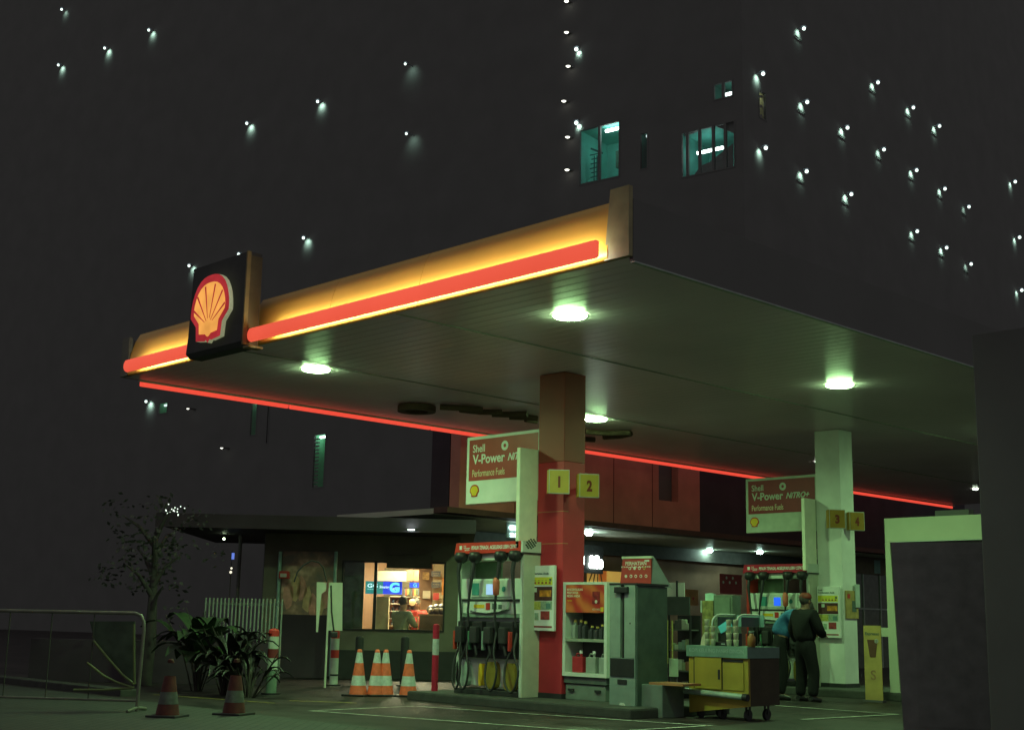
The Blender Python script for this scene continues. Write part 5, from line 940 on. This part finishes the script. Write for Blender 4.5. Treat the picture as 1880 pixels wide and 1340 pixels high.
# ---------------------------------------------------------------- people
def skinned(name, verts, edges, radii, material, parent, sub=2, root=0):
    me = bpy.data.meshes.new(name); me.from_pydata(verts, edges, []); o = bpy.data.objects.new(name, me); C.objects.link(o); me.materials.append(material); o.parent = parent
    sk = o.modifiers.new("skin", 'SKIN'); lay = me.skin_vertices[0].data
    for i, r in enumerate(radii): lay[i].radius = r if isinstance(r, tuple) else (r, r); lay[i].use_root = (i == root)
    sk.use_smooth_shade = True; ss = o.modifiers.new("sub", 'SUBSURF'); ss.levels = sub; ss.render_levels = sub
    dg = bpy.context.evaluated_depsgraph_get(); nm = bpy.data.meshes.new_from_object(o.evaluated_get(dg)); o.modifiers.clear(); o.data = nm
    for p_ in nm.polygons: p_.use_smooth = True
    return o
def person(loc, rz, label, J, top, bottom, hair, cap=None, s=1., sleeves=True, bulk=1.):
    """J: dict of joints in local metres; local -y is the way the person faces"""
    t = thing("person", label, "person", loc, rz)
    g = lambda k: tuple(Vector(J[k]) * s)
    names = ["pelvis", "waist", "chest", "neck", "hb", "ht", "shL", "elL", "wrL", "hnL", "shR", "elR", "wrR", "hnR", "hiL", "knL", "anL", "toL", "hiR", "knR", "anR", "toR"]
    idx = {n_: i for i, n_ in enumerate(names)}; E_ = [("pelvis", "waist"), ("waist", "chest"), ("chest", "neck"), ("neck", "hb"), ("hb", "ht"), ("chest", "shL"), ("shL", "elL"), ("elL", "wrL"), ("wrL", "hnL"), ("chest", "shR"), ("shR", "elR"), ("elR", "wrR"), ("wrR", "hnR"), ("pelvis", "hiL"), ("hiL", "knL"), ("knL", "anL"), ("anL", "toL"), ("pelvis", "hiR"), ("hiR", "knR"), ("knR", "anR"), ("anR", "toR")]
    rad = dict(pelvis=.13, waist=.12, chest=.14, neck=.055, hb=.085, ht=.075, shL=.06, elL=.042, wrL=.028, hnL=.03, hiL=.085, knL=.055, anL=.038, toL=.035)
    for k in list(rad): 
        if k.endswith("L"): rad[k[:-1] + "R"] = rad[k]
    body = skinned("body", [g(n_) for n_ in names], [(idx[a_], idx[b_]) for a_, b_ in E_], [rad[n_] * s for n_ in names], skin, t)
    # fingers, thumb
    for sd_ in "LR":
        h = Vector(J["hn" + sd_]); wv_ = (h - Vector(J["wr" + sd_])).normalized(); o_ = wv_.orthogonal().normalized()
        for k in range(4): q = MB(); b0 = h + o_ * (k - 1.5) * .019; L_ = (.05, .06, .055, .045)[k]; q.tube([tuple(b0 * s), tuple((b0 + wv_ * L_ * .6) * s), tuple((b0 + wv_ * L_ + Vector((0, 0, -.012))) * s)], [.010 * s, .009 * s, .007 * s], 6); q.build("finger", skin, body)
        q = MB(); b0 = h - wv_ * .02; q.tube([tuple((b0 - o_ * .02) * s), tuple((b0 - o_ * .05 + wv_ * .03) * s), tuple((b0 - o_ * .05 + wv_ * .055) * s)], [.012 * s, .010 * s, .008 * s], 6); q.build("thumb", skin, body)
    # head: nose, ears
    hc = (Vector(J["hb"]) + Vector(J["ht"])) / 2; q = MB(); q.sph(tuple((hc + Vector((0, -.095, -.01))) * s), .016 * s, 8, 5, sz=1.6); q.build("nose", skin, body)
    for sx_ in (-1, 1): MB().sph(tuple((hc + Vector((sx_ * .082, 0, -.005))) * s), .025 * s, 8, 5, sx=.4, sz=1.4).build("ear", skin, body); MB().sph(tuple((hc + Vector((sx_ * .032, -.082, .012))) * s), .010 * s, 8, 5).build("eye", bb_, body)
    MB().sph(tuple((hc + Vector((0, -.085, -.05))) * s), .02 * s, 8, 5, sy=.4, sz=.3).build("mouth", mat("lip", (.3, .1, .08), .5), body)
    MB().sph(tuple((hc + Vector((0, .018, .03))) * s), .105 * s, 14, 8, sx=.88, sz=1.05).build("hair", hair, t)
    if cap:
        MB().lathe([(.001, .085), (.06, .08), (.095, .045), (.104, 0), (.1, -.01)], tuple((hc + Vector((0, .01, .055))) * s), 16).build("cap", cap, t)
    tn = ["pelvis", "waist", "chest", "neck"] + ["shL", "elL", "wrL"] + ["shR", "elR", "wrR"]; ti = {n_: i for i, n_ in enumerate(tn)}; te = [("pelvis", "waist"), ("waist", "chest"), ("chest", "neck"), ("chest", "shL"), ("shL", "elL"), ("elL", "wrL"), ("chest", "shR"), ("shR", "elR"), ("elR", "wrR")]
    tv = {n_: Vector(J[n_]) for n_ in tn}; tv["neck"] = tv["chest"] + (tv["neck"] - tv["chest"]) * .7
    for q_ in "LR": tv["wr" + q_] = tv["el" + q_] + (tv["wr" + q_] - tv["el" + q_]) * (.88 if sleeves else .15)
    trd = dict(pelvis=.145, waist=.15, chest=.165, neck=.085, shL=.088, elL=.07, wrL=.052); trd.update(shR=.088, elR=.07, wrR=.052); trd = {k_: (tuple(x_ * bulk for x_ in v_) if isinstance(v_, tuple) else v_ * bulk) for k_, v_ in trd.items()}
    skinned("jacket" if sleeves else "shirt", [tuple(tv[n_] * s) for n_ in tn], [(ti[a_], ti[b_]) for a_, b_ in te], [tuple(x * s for x in trd[n_]) if isinstance(trd[n_], tuple) else trd[n_] * s for n_ in tn], top, t)
    ln = ["pelvis", "waist", "hiL", "knL", "anL", "hiR", "knR", "anR"]; li = {n_: i for i, n_ in enumerate(ln)}; le = [("pelvis", "waist"), ("pelvis", "hiL"), ("hiL", "knL"), ("knL", "anL"), ("pelvis", "hiR"), ("hiR", "knR"), ("knR", "anR")]
    lr = {k_: v_ * bulk for k_, v_ in dict(pelvis=.125, waist=.115, hiL=.095, knL=.08, anL=.065, hiR=.095, knR=.08, anR=.065).items()}
    skinned("trousers", [g(n_) for n_ in ln], [(li[a_], li[b_]) for a_, b_ in le], [lr[n_] * s for n_ in ln], bottom, t)
    for q_ in "LR":
        a_ = Vector(J["an" + q_]); b_ = Vector(J["to" + q_]); MB().tube([tuple((a_ + (a_ - b_) * .35 + Vector((0, 0, -.035))) * s), tuple((a_ + Vector((0, 0, -.02))) * s), tuple(b_ * s)], [.042 * s, .05 * s, .035 * s], 10).build("shoe", blackp, t)
    return t
stand = dict(pelvis=(0, 0, .95), waist=(0, .0, 1.10), chest=(0, -.01, 1.34), neck=(0, -.02, 1.52), hb=(0, -.03, 1.60), ht=(0, -.04, 1.70), shL=(.2, 0, 1.42), elL=(.29, .02, 1.16), wrL=(.30, -.12, .94), hnL=(.30, -.17, .88), shR=(-.2, 0, 1.42), elR=(-.26, -.08, 1.16), wrR=(-.16, -.28, 1.08), hnR=(-.12, -.35, 1.08), hiL=(.09, 0, .80), knL=(.12, -.02, .46), anL=(.13, .02, .08), toL=(.14, -.14, .035), hiR=(-.09, 0, .80), knR=(-.13, -.06, .47), anR=(-.15, 0, .08), toR=(-.16, -.16, .035))
p = ground(1481, 1288); person((p.x, p.y, 0), 2.6 + .3, "person in a dark jacket and red cap standing with their back to us", stand, navy, navy, hairm, cap=mat("cap_red", (.20, .035, .02), .6), s=.97, bulk=1.3)
bend = dict(stand); bend.update(waist=(0, -.05, 1.07), chest=(0, -.20, 1.24), neck=(0, -.33, 1.34), hb=(0, -.42, 1.38), ht=(0, -.50, 1.42), shL=(.19, -.20, 1.30), elL=(.24, -.32, 1.06), wrL=(.18, -.50, 1.0), hnL=(.15, -.56, 1.0), shR=(-.19, -.20, 1.30), elR=(-.26, -.30, 1.06), wrR=(-.18, -.48, 1.0), hnR=(-.15, -.54, 1.0))
p = ground(1432, 1286); person((p.x - .2, p.y + .3, 0), 2.2, "person in a blue shirt bending forward behind the coffee cart", bend, bluec, navy, hairm, s=1.06, sleeves=False, bulk=1.15)
sit = dict(pelvis=(0, 0, .52), waist=(0, -.02, .66), chest=(0, -.05, .90), neck=(0, -.07, 1.08), hb=(0, -.09, 1.17), ht=(0, -.10, 1.27), shL=(.19, -.04, .98), elL=(.25, -.15, .76), wrL=(.16, -.36, .74), hnL=(.12, -.42, .74), shR=(-.19, -.04, .98), elR=(-.25, -.15, .76), wrR=(-.16, -.36, .74), hnR=(-.12, -.42, .74), hiL=(.1, 0, .50), knL=(.13, -.42, .50), anL=(.13, -.42, .09), toL=(.13, -.56, .04), hiR=(-.1, 0, .50), knR=(-.13, -.42, .50), anR=(-.13, -.42, .09), toR=(-.13, -.56, .04))
x, z = fw_.at(735, 1140, .75); pw = fw_.o + fw_.ux * x + fw_.n * .75
ch = thing("stool", "plain wooden stool under the seated customer in the shop window", "stool", (pw.x, pw.y, .02), 0); B("seat", wood, ch, -.2, .2, -.2, .2, .64, .68)
for sx_, sy_ in ((-1, -1), (1, -1), (1, 1), (-1, 1)): MB().cyl((sx_ * .17, sy_ * .17, 0), (sx_ * .15, sy_ * .15, .64), .02, n=8).build("leg", wood, ch)
person((pw.x, pw.y, .30), RZ + PI * .8, "person with dark hair and a grey-green jacket seated inside the shop window", sit, mat("jacket_sage", (.16, .20, .14), .85), navy, hairm)
x, z = fw_.at(762, 1130, 1.3); pw = fw_.o + fw_.ux * x + fw_.n * 2.1
person((pw.x, pw.y, .03), RZ, "shop assistant in red standing behind the globe lamp inside the shop", stand, mat("red_cloth", (.45, .05, .04), .8), navy, hairm, s=.9)
